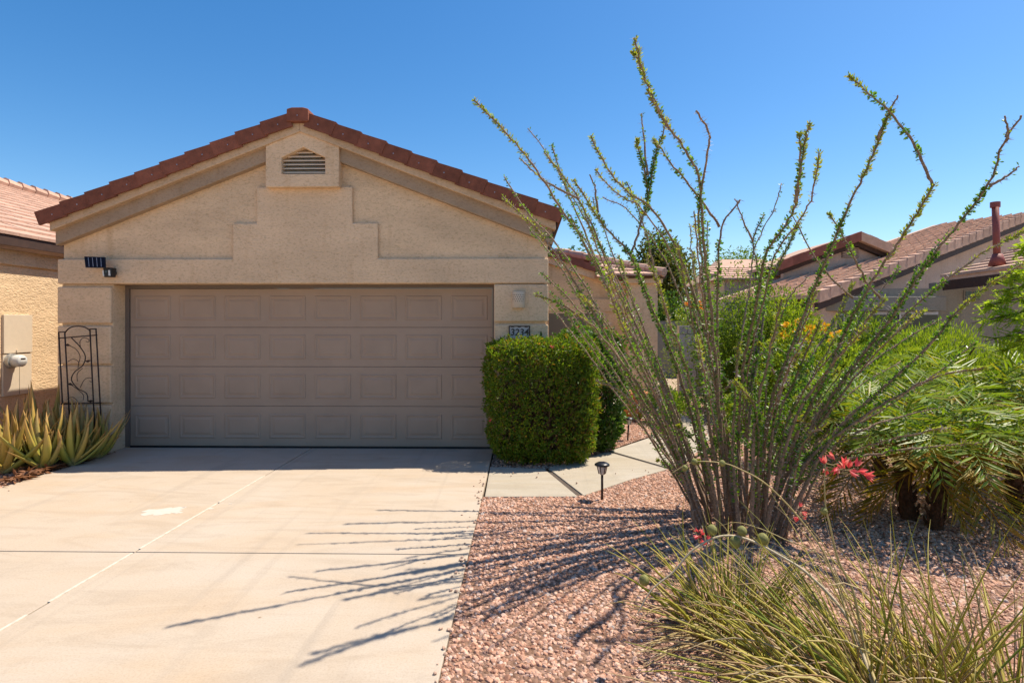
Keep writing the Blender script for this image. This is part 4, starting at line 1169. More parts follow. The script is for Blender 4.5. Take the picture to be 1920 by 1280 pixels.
# --- the big spiny shrub
oc = empty('ocotillo', (1.78, 4.85, 0), 'tall spiny ocotillo shrub with dozens of leafy canes beside the walkway', 'shrub')
OO = oc.location
acc_leaf = {'P': [], 'D': []}
def cane(pts, r0, r1, leaf=1.0, tipleaf=1.0, thorn=1.0, seed=0, bare_from=1.1):
    """pts from base to tip, world space. One cane with its thorns and leaves."""
    r = random.Random(seed)
    path = smooth_path(pts, 7)
    wob = [Vector((r.gauss(0, 1), r.gauss(0, 1), r.gauss(0, 1))) * .0035 for _ in path]
    path = [p + w for p, w in zip(path, wob)]
    n = len(path)
    ss = [0.0]
    for i in range(1, n): ss.append(ss[-1] + (path[i] - path[i - 1]).length)
    T = ss[-1]
    rad = [r1 + (r0 - r1) * (1 - s / T) ** 1.15 for s in ss]
    rad = [q * (1 + .10 * math.sin(i * 2.3 + seed)) for i, q in enumerate(rad)]
    rad = [q * .74 for q in rad]
    b = MB(OO); b.tube(path, rad, 7); co_ = b.build('cane', M['bark'], oc, True)
    # positions along
    def loc(s):
        i = int(np.searchsorted(ss, s)); i = min(max(i, 1), n - 1)
        f = (s - ss[i - 1]) / max(1e-6, ss[i] - ss[i - 1])
        return path[i - 1].lerp(path[i], f), (path[i] - path[i - 1]).normalized(), rad[i]
    TP, TD, LPs, LD, YP, YD_ = [], [], [], [], [], []
    m = int(T * 85 * thorn)
    for k in range(m):
        s = T * r.random() ** .9; p, t, q = loc(s)
        o = t.orthogonal(); o.rotate(Matrix.Rotation(r.uniform(0, 6.283), 3, t)); o.normalize()
        TP.append(p - OO + o * q * .8); TD.append(o + t * r.uniform(-.1, .35))
    if TP:
        leaf_mesh('thorns', TP, TD, rdirs(len(TP)), rng.uniform(.016, .042, len(TP)), .0042, M['thorn'], co_, 0.0, mid=.05)
    m = int(T * 400 * leaf)
    patch = [r.random() for _ in range(14)]
    for k in range(m):
        s = T * r.uniform(.20, 1.0); f = s / T
        if f > bare_from: continue
        if patch[int(f * 13.9)] < .28 and r.random() < .8: continue
        if f < .5 and T > 1.2 and r.random() > f * 1.7: continue
        p, t, q = loc(s)
        o = t.orthogonal(); o.rotate(Matrix.Rotation(r.uniform(0, 6.283), 3, t)); o.normalize()
        if f > .80 and tipleaf > 0: YP.append(p - OO + o * q * .8); YD_.append(o + t * r.uniform(.5, 1.3))
        else: LPs.append(p - OO + o * q * .8); LD.append(o + t * r.uniform(.0, .8))
    if tipleaf > 0 and bare_from > 1:
        for k in range(int(40 * tipleaf)):
            s = T * r.uniform(.93, 1.0); p, t, q = loc(s); o = t.orthogonal(); o.rotate(Matrix.Rotation(r.uniform(0, 6.283), 3, t))
            YP.append(p - OO); YD_.append(o + t * r.uniform(.8, 2.0))
    if LPs: leaf_mesh('leaves', LPs, LD, rdirs(len(LPs)), rng.uniform(.014, .034, len(LPs)), rng.uniform(.010, .019, len(LPs)), M['leaf_oco'], co_, mid=.6)
    if YP: leaf_mesh('young_leaves', YP, YD_, rdirs(len(YP)), rng.uniform(.018, .036, len(YP)), rng.uniform(.007, .012, len(YP)), M['leaf_tip'], co_, mid=.6)
    return co_

def px_cane(poly, ybase, ytip, r0=.024, r1=.008, base=True, **kw):
    """poly from tip to base in photo points; distance runs from ytip to ybase"""
    poly = poly[::-1]
    ln = [0.0]
    for i in range(1, len(poly)): ln.append(ln[-1] + math.hypot(poly[i][0] - poly[i - 1][0], poly[i][1] - poly[i - 1][1]))
    pts = []
    for (x, y), s in zip(poly, ln):
        f = s / ln[-1]
        pts.append(at(x, y, ybase + (ytip - ybase) * f ** 1.2))
    if base:
        q = pts[0]; pts[0] = Vector((q.x, q.y, -.04))
        if len(pts) > 2 and pts[1].z < .12: pts.pop(1)
    return cane(pts, r0, r1, **kw)

CANES = [
 ([(888, 187), (940, 240), (985, 290), (1040, 370), (1120, 500), (1200, 660), (1270, 830), (1325, 960)], 4.7, 3.8, dict(leaf=.55, seed=1)),
 ([(943, 371), (1000, 425), (1060, 500), (1120, 600), (1200, 740), (1275, 860), (1330, 965)], 4.75, 4.1, dict(leaf=.6, seed=2)),
 ([(945, 330), (990, 400), (1045, 460), (1110, 560), (1185, 700), (1262, 850), (1318, 960)], 4.8, 5.2, dict(leaf=.25, tipleaf=0, seed=3)),
 ([(1020, 287), (1055, 330), (1100, 400), (1150, 520), (1210, 650), (1270, 790), (1335, 950)], 4.9, 4.5, dict(leaf=.6, seed=4)),
 ([(1035, 272), (1060, 350), (1110, 470), (1170, 610), (1240, 770), (1315, 940)], 5.0, 5.5, dict(leaf=.35, tipleaf=0, seed=5)),
 ([(1076, 338), (1130, 420), (1182, 480), (1215, 560), (1280, 720), (1345, 950)], 5.0, 4.3, dict(leaf=1.3, seed=6)),
 ([(1108, 255), (1140, 318), (1180, 362), (1222, 392), (1275, 480), (1320, 620), (1358, 780), (1385, 960)], 4.8, 4.1, dict(leaf=.6, seed=7)),
 ([(1190, 70), (1205, 130), (1225, 190), (1255, 240), (1290, 290), (1312, 340), (1318, 430), (1330, 560), (1345, 720), (1365, 960)], 4.8, 3.5, dict(leaf=.6, seed=8)),
 ([(1306, 208), (1330, 250), (1326, 290), (1310, 400), (1318, 520), (1332, 640), (1350, 780), (1372, 950)], 5.0, 3.65, dict(leaf=.7, tipleaf=0, seed=9, bare_from=.82)),
 ([(1388, 375), (1355, 422), (1347, 500), (1345, 620), (1352, 760), (1380, 960)], 4.7, 4.2, dict(leaf=.7, tipleaf=0, seed=10, bare_from=.88)),
 ([(1518, 232), (1505, 290), (1495, 370), (1478, 412), (1436, 480), (1420, 560), (1395, 680), (1385, 800), (1392, 960)], 4.8, 3.65, dict(leaf=.9, seed=11)),
 ([(1672, 205), (1640, 280), (1600, 370), (1555, 470), (1515, 570), (1480, 660), (1440, 780), (1412, 960)], 4.8, 3.75, dict(leaf=1.2, seed=12)),
 ([(1752, 345), (1720, 400), (1680, 460), (1640, 520), (1600, 590), (1555, 690), (1500, 800), (1430, 965)], 4.7, 3.7, dict(leaf=1.5, tipleaf=.3, seed=13)),
 ([(1915, 218), (1885, 265), (1860, 330), (1830, 380), (1780, 440), (1720, 520), (1660, 610), (1590, 700), (1520, 810), (1446, 965)], 4.7, 3.7, dict(leaf=1.4, tipleaf=0, seed=14, bare_from=.93)),
 ([(1925, 430), (1850, 470), (1780, 520), (1720, 570), (1640, 650), (1560, 750), (1480, 870), (1440, 965)], 4.9, 4.4, dict(leaf=1.1, seed=15)),
 ([(1930, 488), (1860, 530), (1790, 590), (1730, 660), (1640, 740), (1560, 820), (1455, 965)], 4.6, 3.9, dict(leaf=1.3, seed=16)),
 ([(1850, 688), (1760, 705), (1690, 738), (1600, 795), (1510, 870), (1450, 960)], 4.6, 3.9, dict(leaf=.6, seed=17)),
 ([(1845, 828), (1740, 838), (1640, 850), (1560, 872), (1490, 915), (1455, 970)], 4.6, 4.1, dict(leaf=.8, seed=18, r0=.018)),
 ([(1735, 582), (1680, 620), (1600, 685), (1540, 760), (1475, 870), (1435, 960)], 5.0, 5.4, dict(leaf=.5, seed=19)),
 ([(1765, 598), (1690, 640), (1610, 700), (1545, 785), (1470, 900), (1440, 960)], 4.7, 4.9, dict(leaf=.4, tipleaf=0, seed=20)),
 ([(1432, 402), (1412, 455), (1425, 530), (1418, 640), (1400, 780), (1400, 955)], 5.2, 5.5, dict(leaf=.5, tipleaf=0, seed=21)),
 ([(1498, 418), (1470, 475), (1440, 540), (1425, 640), (1405, 780), (1398, 955)], 5.1, 5.6, dict(leaf=1.1, seed=22)),
 ([(1005, 552), (1060, 575), (1120, 620), (1180, 700), (1250, 810), (1322, 960)], 4.6, 4.0, dict(leaf=.5, seed=23)),
 ([(1015, 510), (1075, 570), (1130, 640), (1200, 750), (1275, 880), (1315, 955)], 4.9, 4.7, dict(leaf=.3, tipleaf=0, seed=24)),
 ([(990, 425), (1050, 500), (1110, 600), (1180, 720), (1255, 860), (1312, 955)], 5.1, 5.7, dict(leaf=.35, tipleaf=0, seed=25)),
 ([(1118, 712), (1165, 735), (1220, 790), (1280, 890), (1310, 960)], 4.6, 4.2, dict(leaf=.2, tipleaf=.2, seed=26, r0=.016)),
 ([(1500, 660), (1470, 720), (1450, 800), (1430, 960)], 4.5, 4.1, dict(leaf=1.0, seed=27)),
 ([(1600, 530), (1560, 610), (1500, 700), (1450, 820), (1420, 960)], 5.1, 5.6, dict(leaf=1.0, seed=28)),
 ([(1660, 560), (1610, 620), (1550, 700), (1485, 800), (1430, 960)], 4.5, 3.9, dict(leaf=.5, seed=29)),
 ([(1630, 815), (1570, 830), (1510, 865), (1455, 960)], 4.6, 4.3, dict(leaf=1.2, seed=30, r0=.016)),
 ([(1725, 738), (1660, 748), (1590, 790), (1510, 860), (1450, 960)], 4.9, 5.2, dict(leaf=1.0, seed=31, r0=.018)),
 ([(1240, 560), (1270, 650), (1305, 760), (1350, 960)], 4.5, 4.0, dict(leaf=.8, seed=32)),
 ([(1195, 605), (1230, 690), (1275, 800), (1340, 960)], 5.2, 5.7, dict(leaf=.7, seed=33)),
 ([(1385, 640), (1378, 740), (1375, 850), (1388, 960)], 4.5, 4.2, dict(leaf=.9, seed=34)),
 ([(1300, 470), (1310, 590), (1335, 740), (1368, 960)], 5.2, 5.8, dict(leaf=.8, seed=35)),
 ([(1225, 505), (1255, 600), (1300, 740), (1355, 960)], 4.6, 3.7, dict(leaf=.7, seed=36)),
 ([(1270, 455), (1290, 560), (1320, 720), (1360, 960)], 4.6, 4.0, dict(leaf=.7, seed=37)),
 ([(1380, 715), (1420, 790), (1420, 960)], 4.5, 4.0, dict(leaf=1.2, seed=38)),
 ([(1465, 560), (1440, 680), (1415, 800), (1408, 960)], 4.5, 3.9, dict(leaf=.8, seed=39)),
 ([(1540, 600), (1500, 690), (1455, 800), (1425, 960)], 4.8, 4.4, dict(leaf=.9, seed=40)),
 ([(1160, 480), (1200, 600), (1255, 740), (1330, 955)], 5.1, 5.6, dict(leaf=.6, seed=41)),
 ([(1130, 520), (1180, 640), (1245, 780), (1322, 958)], 4.6, 3.6, dict(leaf=.6, seed=42)),
]
for poly, yb_, yt_, kw in CANES:
    px_cane(poly, yb_ + rnd.uniform(-.1, .1), yt_, r0=kw.pop('r0', .024), **kw)
for k in range(40):                                # thinner canes filling the clump
    r = random.Random(500 + k); poly, yb_, yt_, kw = CANES[r.randrange(len(CANES))]
    cut = r.uniform(.22, .60); m = len(poly); st_ = int(cut * (m - 2)); tip = poly[st_]; dx, dy = r.uniform(-70, 70), r.uniform(-40, 60)
    q = [(x + dx * (1 - i / (m - 1 - st_)), y + dy * (1 - i / (m - 1 - st_))) for i, (x, y) in enumerate(poly[st_:])]
    q[-1] = (q[-1][0] + r.uniform(-28, 28), q[-1][1])
    if len(q) > 2: px_cane(q, r.uniform(4.5, 5.3), r.uniform(3.3, 5.6), r0=.0145, r1=.0055, leaf=r.choice((.08, .2, .4, .5)), tipleaf=r.choice((0, .5, .8)), seed=500 + k)
BRANCH = [
 ([(1252, 222), (1228, 300), (1215, 370), (1195, 440), (1182, 480)], 4.55, 4.6, dict(leaf=1.6, seed=61)),
 ([(1193, 262), (1208, 320), (1216, 372)], 4.6, 4.5, dict(leaf=1.8, seed=62)),
 ([(1188, 96), (1215, 160), (1245, 225), (1256, 243)], 3.78, 3.6, dict(leaf=.7, seed=63)),
 ([(1225, 262), (1270, 320), (1310, 370), (1350, 424)], 4.3, 4.1, dict(leaf=.6, seed=64)),
 ([(1498, 250), (1500, 310), (1492, 380)], 3.82, 3.7, dict(leaf=.8, seed=65)),
 ([(1592, 142), (1625, 172), (1662, 204), (1700, 248), (1728, 300), (1748, 348)], 3.71, 3.75, dict(leaf=.8, seed=66)),
 ([(1684, 178), (1668, 208), (1645, 262)], 3.82, 3.75, dict(leaf=.1, tipleaf=0, seed=67)),
 ([(1912, 312), (1885, 332), (1856, 350)], 3.8, 3.75, dict(leaf=.1, tipleaf=0, seed=68)),
 ([(1884, 218), (1888, 245), (1886, 266)], 3.76, 3.72, dict(leaf=.1, tipleaf=0, seed=69)),
 ([(973, 296), (1010, 330), (1042, 352), (1085, 372)], 4.2, 4.4, dict(leaf=.1, tipleaf=0, seed=70)),
 ([(1105, 328), (1115, 352), (1122, 400)], 4.6, 4.5, dict(leaf=.1, tipleaf=0, seed=71)),
 ([(1202, 214), (1208, 262), (1214, 330)], 4.55, 4.6, dict(leaf=.1, tipleaf=0, seed=72)),
 ([(1378, 372), (1392, 410), (1412, 452)], 5.4, 5.3, dict(leaf=.1, tipleaf=0, seed=73)),
 ([(1555, 400), (1585, 450), (1620, 520), (1650, 560)], 4.5, 4.3, dict(leaf=.6, seed=74)),
 ([(1480, 395), (1540, 500), (1600, 560)], 5.4, 5.2, dict(leaf=.2, tipleaf=0, seed=75)),
 ([(1500, 690), (1450, 650), (1400, 690), (1360, 730)], 4.6, 4.5, dict(leaf=1.0, seed=76)),
 ([(1175, 340), (1205, 420), (1225, 500)], 5.2, 5.1, dict(leaf=.4, tipleaf=0, seed=77)),
 ([(1770, 762), (1700, 778), (1630, 800), (1560, 840)], 4.4, 4.5, dict(leaf=.2, tipleaf=0, seed=78)),
]
for poly, yb_, yt_, kw in BRANCH:
    px_cane(poly, yb_, yt_, r0=.013, r1=.0065, base=False, **kw)
# low leafy twigs in the heart of the shrub
for k in range(30):
    r = random.Random(900 + k)
    x = r.uniform(1290, 1520); y = r.uniform(690, 900); yy = r.uniform(4.2, 5.6)
    p = at(x, y, yy); d = Vector((r.uniform(-.5, .5), r.uniform(-.4, .4), r.uniform(.1, .6))).normalized() * r.uniform(.2, .5)
    cane([p, p + d * .5 + Vector((0, 0, .02)), p + d], .009, .004, leaf=1.5, seed=900 + k)

# --- young date palms
def frond_mesh(L, el, droop, nl, ll, seed, parent, mat, az, base, twist=0.0):
    r = random.Random(seed)
    h = Vector((math.cos(az), math.sin(az), 0)); side = Vector((-h.y, h.x, 0))
    pts = []; p = Vector(base); e = el; n = 14
    for i in range(n + 1):
        pts.append(p.copy())
        d = h * math.cos(e) + Vector((0, 0, 1)) * math.sin(e)
        p = p + d * (L / n) + side * (twist * .01 * i / n)
        e -= droop / n * (0.4 + 1.2 * i / n)
    b = MB(); b.tube(pts, [.010 - .0085 * i / n for i in range(n + 1)], 5); fr_ = b.build('frond', mat, parent, True)
    P_, D_, N_, Ls = [], [], [], []
    for k in range(nl):
        f = .10 + .90 * (k + .5) / nl; x = f * n; i = min(int(x), n - 1); q = pts[i].lerp(pts[i + 1], x - i)
        t = (pts[i + 1] - pts[i]).normalized(); up = side.cross(t); up = up if up.z > 0 else -up
        prof = math.sin(math.pi * min(1, .12 + f * .86)) ** .6
        for s in (-1, 1):
            d = side * s * r.uniform(.8, 1.0) + t * r.uniform(.45, .9) * (.6 + f) + up * r.uniform(.05, .38) + Vector((0, 0, -.12))
            P_.append(q); D_.append(d.normalized()); N_.append(up + side * s * -.5); Ls.append(ll * prof * r.uniform(.8, 1.1))
    Ls = np.array(Ls)
    # two-segment leaflets: a straight half and a drooping half
    P_ = np.array([tuple(v) for v in P_]); D_ = np.array([tuple(v) for v in D_]); N_ = np.array([tuple(v) for v in N_])
    leaf_mesh('leaflets', P_, D_ + np.array([0, 0, -.10]), N_, Ls, .021, mat, fr_, .25, mid=.4)
    return fr_
def palm(label, base, h, nf, L, seed, lean=(0, 0), rt=.075, hang=.3):
    t = empty('date_palm', base, label, 'palm', 'young date palms')
    r = random.Random(seed)
    top = Vector((lean[0], lean[1], h))
    pts = [Vector((0, 0, -.05)), top * .5 + Vector((lean[0] * .1, 0, 0)), top]
    b = MB(); b.tube(smooth_path(pts, 5), [rt * q for q in (1.0, .95, .92, .9, .92, .95, .98, 1.0, 1.05, 1.1, .9)], 9); tk = b.build('trunk', M['trunk_palm'], t, True)
    for k in range(46):                            # old leaf bases
        f = (k + .5) / 46; q = top * f; a = k * 2.4
        o = Vector((math.cos(a), math.sin(a), 0))
        b = MB(); c = q + o * rt * .85
        b.tube([c, c + o * .022 + Vector((0, 0, .03)), c + o * .026 + Vector((0, 0, .06))], [.016, .012, .004], 4); b.build('leaf_base', M['trunk_palm'], tk)
    for k in range(nf):
        f = k / nf; az = k * 2.39996 + r.uniform(-.2, .2)
        old = f < hang
        el = math.radians(-48 + 30 * r.random()) if old and f < hang * .5 else math.radians(8 + 72 * (f - hang * .5) + r.uniform(-8, 8))
        frond_mesh(L * r.uniform(.85, 1.1), el, r.uniform(1.2, 1.9) if not old else r.uniform(.7, 1.1), 17, .33 * L, seed * 100 + k, t, M['leaf_palm_old'] if old else M['leaf_palm'], az, top + Vector((math.cos(az), math.sin(az), 0)) * .03)
    return t
palm('date palm with the leftmost trunk behind the coral flowers', gp(1705, 970), .64, 30, .98, 11, (-.06, .05), .062, .38)
palm('middle date palm with a short dark leaning trunk', gp(1752, 988), .54, 32, 1.0, 12, (.10, .06), .056, .40)
palm('date palm at the right edge drooping over the gravel', gp(1905, 960), .62, 32, 1.05, 13, (.02, .05), .056, .38)
palm('rear date palm rising highest behind the other palms', gp(1830, 905), .80, 24, 1.1, 14, (.03, .0), .06, .3)
palm('rear date palm close behind the spiny shrub', gp(1650, 890), .70, 22, .95, 15, (.0, .0), .06, .3)
palm('short date palm low behind the right edge palms', gp(1950, 880), .75, 22, 1.0, 16, (.0, .0), .06, .3)

# --- shrubs, flowers and trees behind
def pos(px, Y): q = at(px, 600, Y); return (q.x, q.y)
shrub('green_shrub', 'feathery bright green bush behind the palms left of the grey wall', 'bush', pos(1755, 9.2), 1.2, .9, 1.85, 24000, .09, .013, M['leaf_lime'], 21, 11, up=.9)
shrub('green_shrub', 'feathery bright green bush at the right edge under the grey wall', 'bush', pos(1900, 9.0), 1.0, .8, 1.5, 17000, .09, .013, M['leaf_lime'], 22, 9, up=.9)
shrub('flowering_shrub', 'yellow flowering bush seen between the spiny canes', 'bush', pos(1555, 9.0), 1.1, .8, 1.8, 14000, .075, .024, M['leaf_lime'], 23, 10, fn=28, fmat=M['petal_yellow'], fL=.065)
shrub('green_shrub', 'tall airy green shrub behind the middle of the spiny canes', 'shrub', pos(1412, 10.5), 1.2, .9, 3.0, 17000, .075, .024, M['leaf_mid'], 24, 12, up=.1, shell=.9)
shrub('green_shrub', 'leafy shrub left of the iron fence with dark hollow base', 'shrub', pos(1345, 11.5), .7, .6, 2.1, 8000, .07, .026, M['leaf_mid'], 25, 9)
shrub('flowering_shrub', 'orange flowering bush behind the grey block wall', 'bush', pos(1302, 15.2), .75, .6, 2.55, 6500, .085, .018, M['leaf_lime'], 26, 9, fn=16, fmat=M['petal_orange'], fL=.10)
shrub('dark_shrub', 'dark green shrub in shade before the iron fence', 'shrub', pos(1452, 12.6), .9, .6, 1.5, 6000, .07, .03, M['leaf_dark'], 27, 9)
shrub('dark_shrub', 'dark green shrub right of the block wall', 'shrub', pos(1370, 13.0), .55, .5, 1.7, 4000, .07, .03, M['leaf_dark'], 28, 8)
shrub('ground_cover', 'low lime green ground cover beside the walkway bend', 'ground cover', pos(1455, 9.2), 1.3, .9, .75, 12000, .06, .026, M['leaf_lime'], 29, 9, fn=6, fmat=M['petal_orange'], fL=.05, stems=3)
shrub('ground_cover', 'low green plant beyond the second path light', 'ground cover', pos(1245, 9.9), .45, .4, .6, 3500, .06, .022, M['leaf_mid'], 30, 7, stems=3)
shrub('green_shrub', 'round green shrub low behind the spiny shrub and palms', 'shrub', pos(1590, 7.4), .8, .6, 1.15, 11000, .06, .022, M['leaf_mid'], 35, 8)
def tree(label, c, crown_z, rx, rz_, n, mat, seed, L=.14, W=.06, tr_=.14, group='trees beyond the roofs'):
    t = empty('tree', (c[0], c[1], 0), label, 'tree', group)
    p, d = lumpy(n, rx, rx * .9, rz_, 14, .7, seed); p[:, 2] += crown_z
    leaf_mesh('crown', p, d * .5 + rdirs(n) * .8 + np.array([0, 0, -.1]), rdirs(n), L * rng.uniform(.6, 1.2, n), W, mat, t)
    b = MB(); b.tube([(0, 0, -.1), (.05, 0, crown_z * .5), (0, .05, crown_z)], [tr_, tr_ * .8, tr_ * .4], 8); tk = b.build('trunk', M['bark_dark'], t, True)
    r = random.Random(seed)
    for k in range(7):
        a = r.uniform(0, 6.28); e = Vector((math.cos(a) * rx * .7, math.sin(a) * rx * .7, crown_z + rz_ * r.uniform(-.3, .7))); b = MB(); b.tube([(0, 0, crown_z * .6), e * .5 + Vector((0, 0, crown_z * .4)), e], [tr_ * .4, tr_ * .25, .02], 6); b.build('limb', M['bark_dark'], t)
    return t
tree('olive green tree above the entry roof corner', pos(1252, 27), 3.7, 1.8, 2.6, 11000, M['leaf_tree'], 31, .20, .10)
tree('small dark tree top just above the wing roof ridge', pos(1085, 30), 4.2, 1.1, 1.5, 3500, M['leaf_dark'], 32, .2, .09)
tree('dark tree top between the wing roof and the entry roof', pos(1150, 31), 4.0, 1.7, 1.2, 4500, M['leaf_dark'], 33, .2, .09)
tree('airy green tree top left of the far tiled gable', pos(1392, 28), 4.0, 1.4, 1.4, 2600, M['leaf_mid'], 34, .2, .06)

shrub('dark_shrub', 'tall dark shrub filling the gap right of the entry block', 'shrub', pos(1262, 20), 1.0, .7, 3.0, 6000, .12, .06, M['leaf_dark'], 36, 10)
shrub('dark_shrub', 'tall green shrub beyond the iron fence', 'shrub', pos(1500, 17.5), 1.5, .7, 2.3, 7000, .11, .045, M['leaf_mid'], 37, 12)
shrub('green_shrub', 'airy lime shrub rising in front of the far tiled gable', 'shrub', pos(1475, 9.8), .75, .6, 2.45, 9000, .075, .022, M['leaf_lime'], 38, 12, up=.2, shell=.9)
shrub('green_shrub', 'bright green shrub low left of the palms behind the canes', 'shrub', pos(1490, 6.9), .55, .5, .8, 7000, .05, .02, M['leaf_mid'], 39, 9)
shrub('green_shrub', 'leafy bright shrub screening the patio of the right house', 'shrub', pos(1640, 11.2), 1.2, .7, 1.95, 13000, .08, .024, M['leaf_mid'], 40, 12)
# feathery tree branch reaching in from the right edge
mq = empty('mesquite_tree', (7.2, 6.4, 0), 'feathery lime green tree reaching in at the right edge', 'tree')
mo = mq.location
b = MB(mo); b.tube(smooth_path([(7.2, 6.4, -.1), (7.15, 6.4, .9), (7.3, 6.35, 1.7), (7.25, 6.3, 2.5)], 5), [.07 - .002 * i for i in range(16)], 8); b.build('trunk', M['bark_dark'], mq, True)
tips = [((1822, 606), 6.3), ((1845, 640), 6.2), ((1828, 578), 6.4), ((1868, 548), 6.3), ((1880, 600), 6.1), ((1860, 660), 6.4), ((1900, 470), 6.4), ((1880, 520), 6.2), ((1905, 640), 6.0)]
for k, ((x, y), yy) in enumerate(tips):
    e = at(x, y, yy); s = Vector((7.2, 6.4, e.z + .25))
    pth = smooth_path([s, s.lerp(e, .55) + Vector((0, 0, .10)), e], 6)
    b = MB(mo); b.tube(pth, [.018 - .0012 * i for i in range(len(pth))], 5); br = b.build('branch', M['bark_dark'], mq, True)
    P_, D_ = [], []
    for i in range(len(pth) * 9):
        f = .35 + .65 * rnd.random(); q = pth[int(f * (len(pth) - 1))] + Vector((rnd.gauss(0, .02), rnd.gauss(0, .02), rnd.gauss(0, .015)))
        d = Vector((rnd.gauss(-.4, .6), rnd.gauss(0, .6), rnd.gauss(-.15, .45))).normalized(); L = rnd.uniform(.10, .17); sd = d.cross(Vector((0, 0, 1))).normalized()
        for w in range(14):
            for s_ in (-1, 1): P_.append(tuple(q + d * L * (w + 1) / 14 - mo)); D_.append(tuple(sd * s_ + d * .5 + Vector((0, 0, -.1))))
    leaf_mesh('leaflets', P_, D_, rdirs(len(P_)) + np.array([.4, .2, .6]), .036, .0115, M['leaf_mesquite'], br)

# --- pot by the entry
pt_ = gp(1187, 786); pot = empty('plant_pot', pt_, 'round terracotta pot beyond the far path light', 'pot')
b = MB(); b.lathe((0, 0, 0), [(.13, 0), (.21, .14), (.24, .30), (.22, .42), (.25, .44), (.25, .48), (.21, .48), (.19, .42)], 18); b.build('bowl', M['terracotta'], pot, True)
b = MB(); b.lathe((0, 0, 0), [(.001, .41), (.20, .41)], 18); b.build('potting_soil', M['soil'], pot)

# --- path lights
def path_light(label, base, tilt=0.0, s=1.0):
    t = empty('path_light', base, label, 'garden light', 'solar path lights')
    t.rotation_euler = (0, tilt, 0)
    b = MB(); b.tube([(0, 0, -.05), (0, 0, .235 * s)], .0115, 8); b.build('stake', M['iron'], t, True)
    b = MB(); b.lathe((0, 0, .225 * s), [(.016, 0), (.030, .01), (.045, .075), (.047, .085)], 14); lens = b.build('lens', M['dial'], t, True)
    for k in range(6):
        a = k * math.pi / 3; b = MB(); b.tube([(.031 * math.cos(a), .031 * math.sin(a), .232 * s), (.049 * math.cos(a), .049 * math.sin(a), .225 * s + .085)], .004, 5); b.build('rib', M['iron'], lens)
    b = MB(); b.lathe((0, 0, .305 * s), [(.050, 0), (.070, .006), (.072, .014), (.064, .024), (.046, .034), (.030, .037)], 18); cp = b.build('cap', M['black'], t, True)
    b = MB(); b.box(-.024, .024, -.024, .024, .341 * s, .344 * s); b.build('solar_cell', M['solar'], cp)
    return t
path_light('black solar path light standing at the near walkway edge', gp(1129, 934))
path_light('black solar path light in gravel beyond the hedge', gp(1177, 823), .06, .92)

# --- red yuccas in the foreground
def yucca(label, base, n, L, seed, lean=Vector((0, 0, 0)), dry=.35, spread=1.0):
    t = empty('red_yucca', base, label, 'yucca', 'red yucca clumps')
    r = random.Random(seed)
    for nm, m_, cnt in (('blades', M['blade'], int(n * (1 - dry))), ('dry_blades', M['blade_dry'], int(n * dry))):
        b = MB()
        for k in range(cnt):
            a = r.uniform(0, 6.283); el = math.radians(r.uniform(28, 86) if nm == 'blades' else r.uniform(2, 84)); q = L * r.uniform(.45, 1.15) * (.9 if nm != 'blades' else 1)
            p = Vector((math.cos(a), math.sin(a), 0)) * r.uniform(0, .11) * spread + Vector((r.uniform(-.05, .05), r.uniform(-.05, .05), -.02))
            d = Vector((math.cos(a) * math.cos(el), math.sin(a) * math.cos(el), math.sin(el))) + lean * r.uniform(.1, 1.25); d.normalize()
            w = r.uniform(.0065, .0105) * (1 if nm == 'blades' else .62); pts = [p.copy()]; m = 8; sag = r.uniform(.02, .16) if nm == 'blades' else r.uniform(.1, .5)
            wig = Vector((r.gauss(0, 1), r.gauss(0, 1), r.gauss(0, .5))) * (.07 if nm == 'blades' else .22)
            for i in range(m):
                d = (d + Vector((0, 0, -sag * (i + .5) / m)) + wig * (i / m) * .5).normalized(); p = p + d * q / m
                if p.z < .012: p.z = .012
                pts.append(p.copy())
            b.tube(pts, [w * (1 - (i / m) ** 1.8) + .001 for i in range(m + 1)], 4, False, .5)
        tag(b.build(nm, m_, t, True), kind='stuff')
    return t
Yc1, Yc2, Yc3 = gp(1372, 1185), gp(1640, 1330), gp(1895, 1330)
y1 = yucca('red yucca clump with spreading green blades nearest the driveway', Yc1, 270, .62, 51, Vector((0, 0, 0)), .55, 1.7)
y2 = yucca('dense red yucca clump sweeping left at the bottom centre', Yc2, 360, .92, 52, Vector((-.75, .28, -.12)), .6, 3.0)
y3 = yucca('sparse red yucca clump with upright blades in the bottom right corner', Yc3, 190, .66, 53, Vector((-.10, .15, .1)), .55, 3.6)
def stalk(t, pts, r0, r1, mat, name='flower_stalk'):
    o = t.location; p = smooth_path([Vector(q) - o for q in pts], 6); b = MB(); b.tube(p, [r0 + (r1 - r0) * i / (len(p) - 1) for i in range(len(p))], 6); return b.build(name, mat, t, True), p
def pods(st, t, lst, Y, r=.022):
    for x, y in lst:
        c = at(x, y, Y) - t.location; b = MB(); q = r * rnd.uniform(.8, 1.1)
        prof = [(max(1e-4, q * math.sin(math.pi * i / 7)), -q * 1.05 * math.cos(math.pi * i / 7)) for i in range(8)]
        vs, fs = [], []
        for rr_, z in prof:
            for k in range(12):
                a = 2 * math.pi * k / 12; f = 1 - .13 * (k % 4 == 0) ; vs.append((c.x + rr_ * f * math.cos(a), c.y + rr_ * f * math.sin(a), c.z + z))
        for i in range(7):
            for k in range(12): fs.append((i * 12 + k, i * 12 + (k + 1) % 12, (i + 1) * 12 + (k + 1) % 12, (i + 1) * 12 + k))
        b.v = vs; b.f = fs; b.m = [0] * len(fs); b.build('seed_pod', M['pod'], st, True)
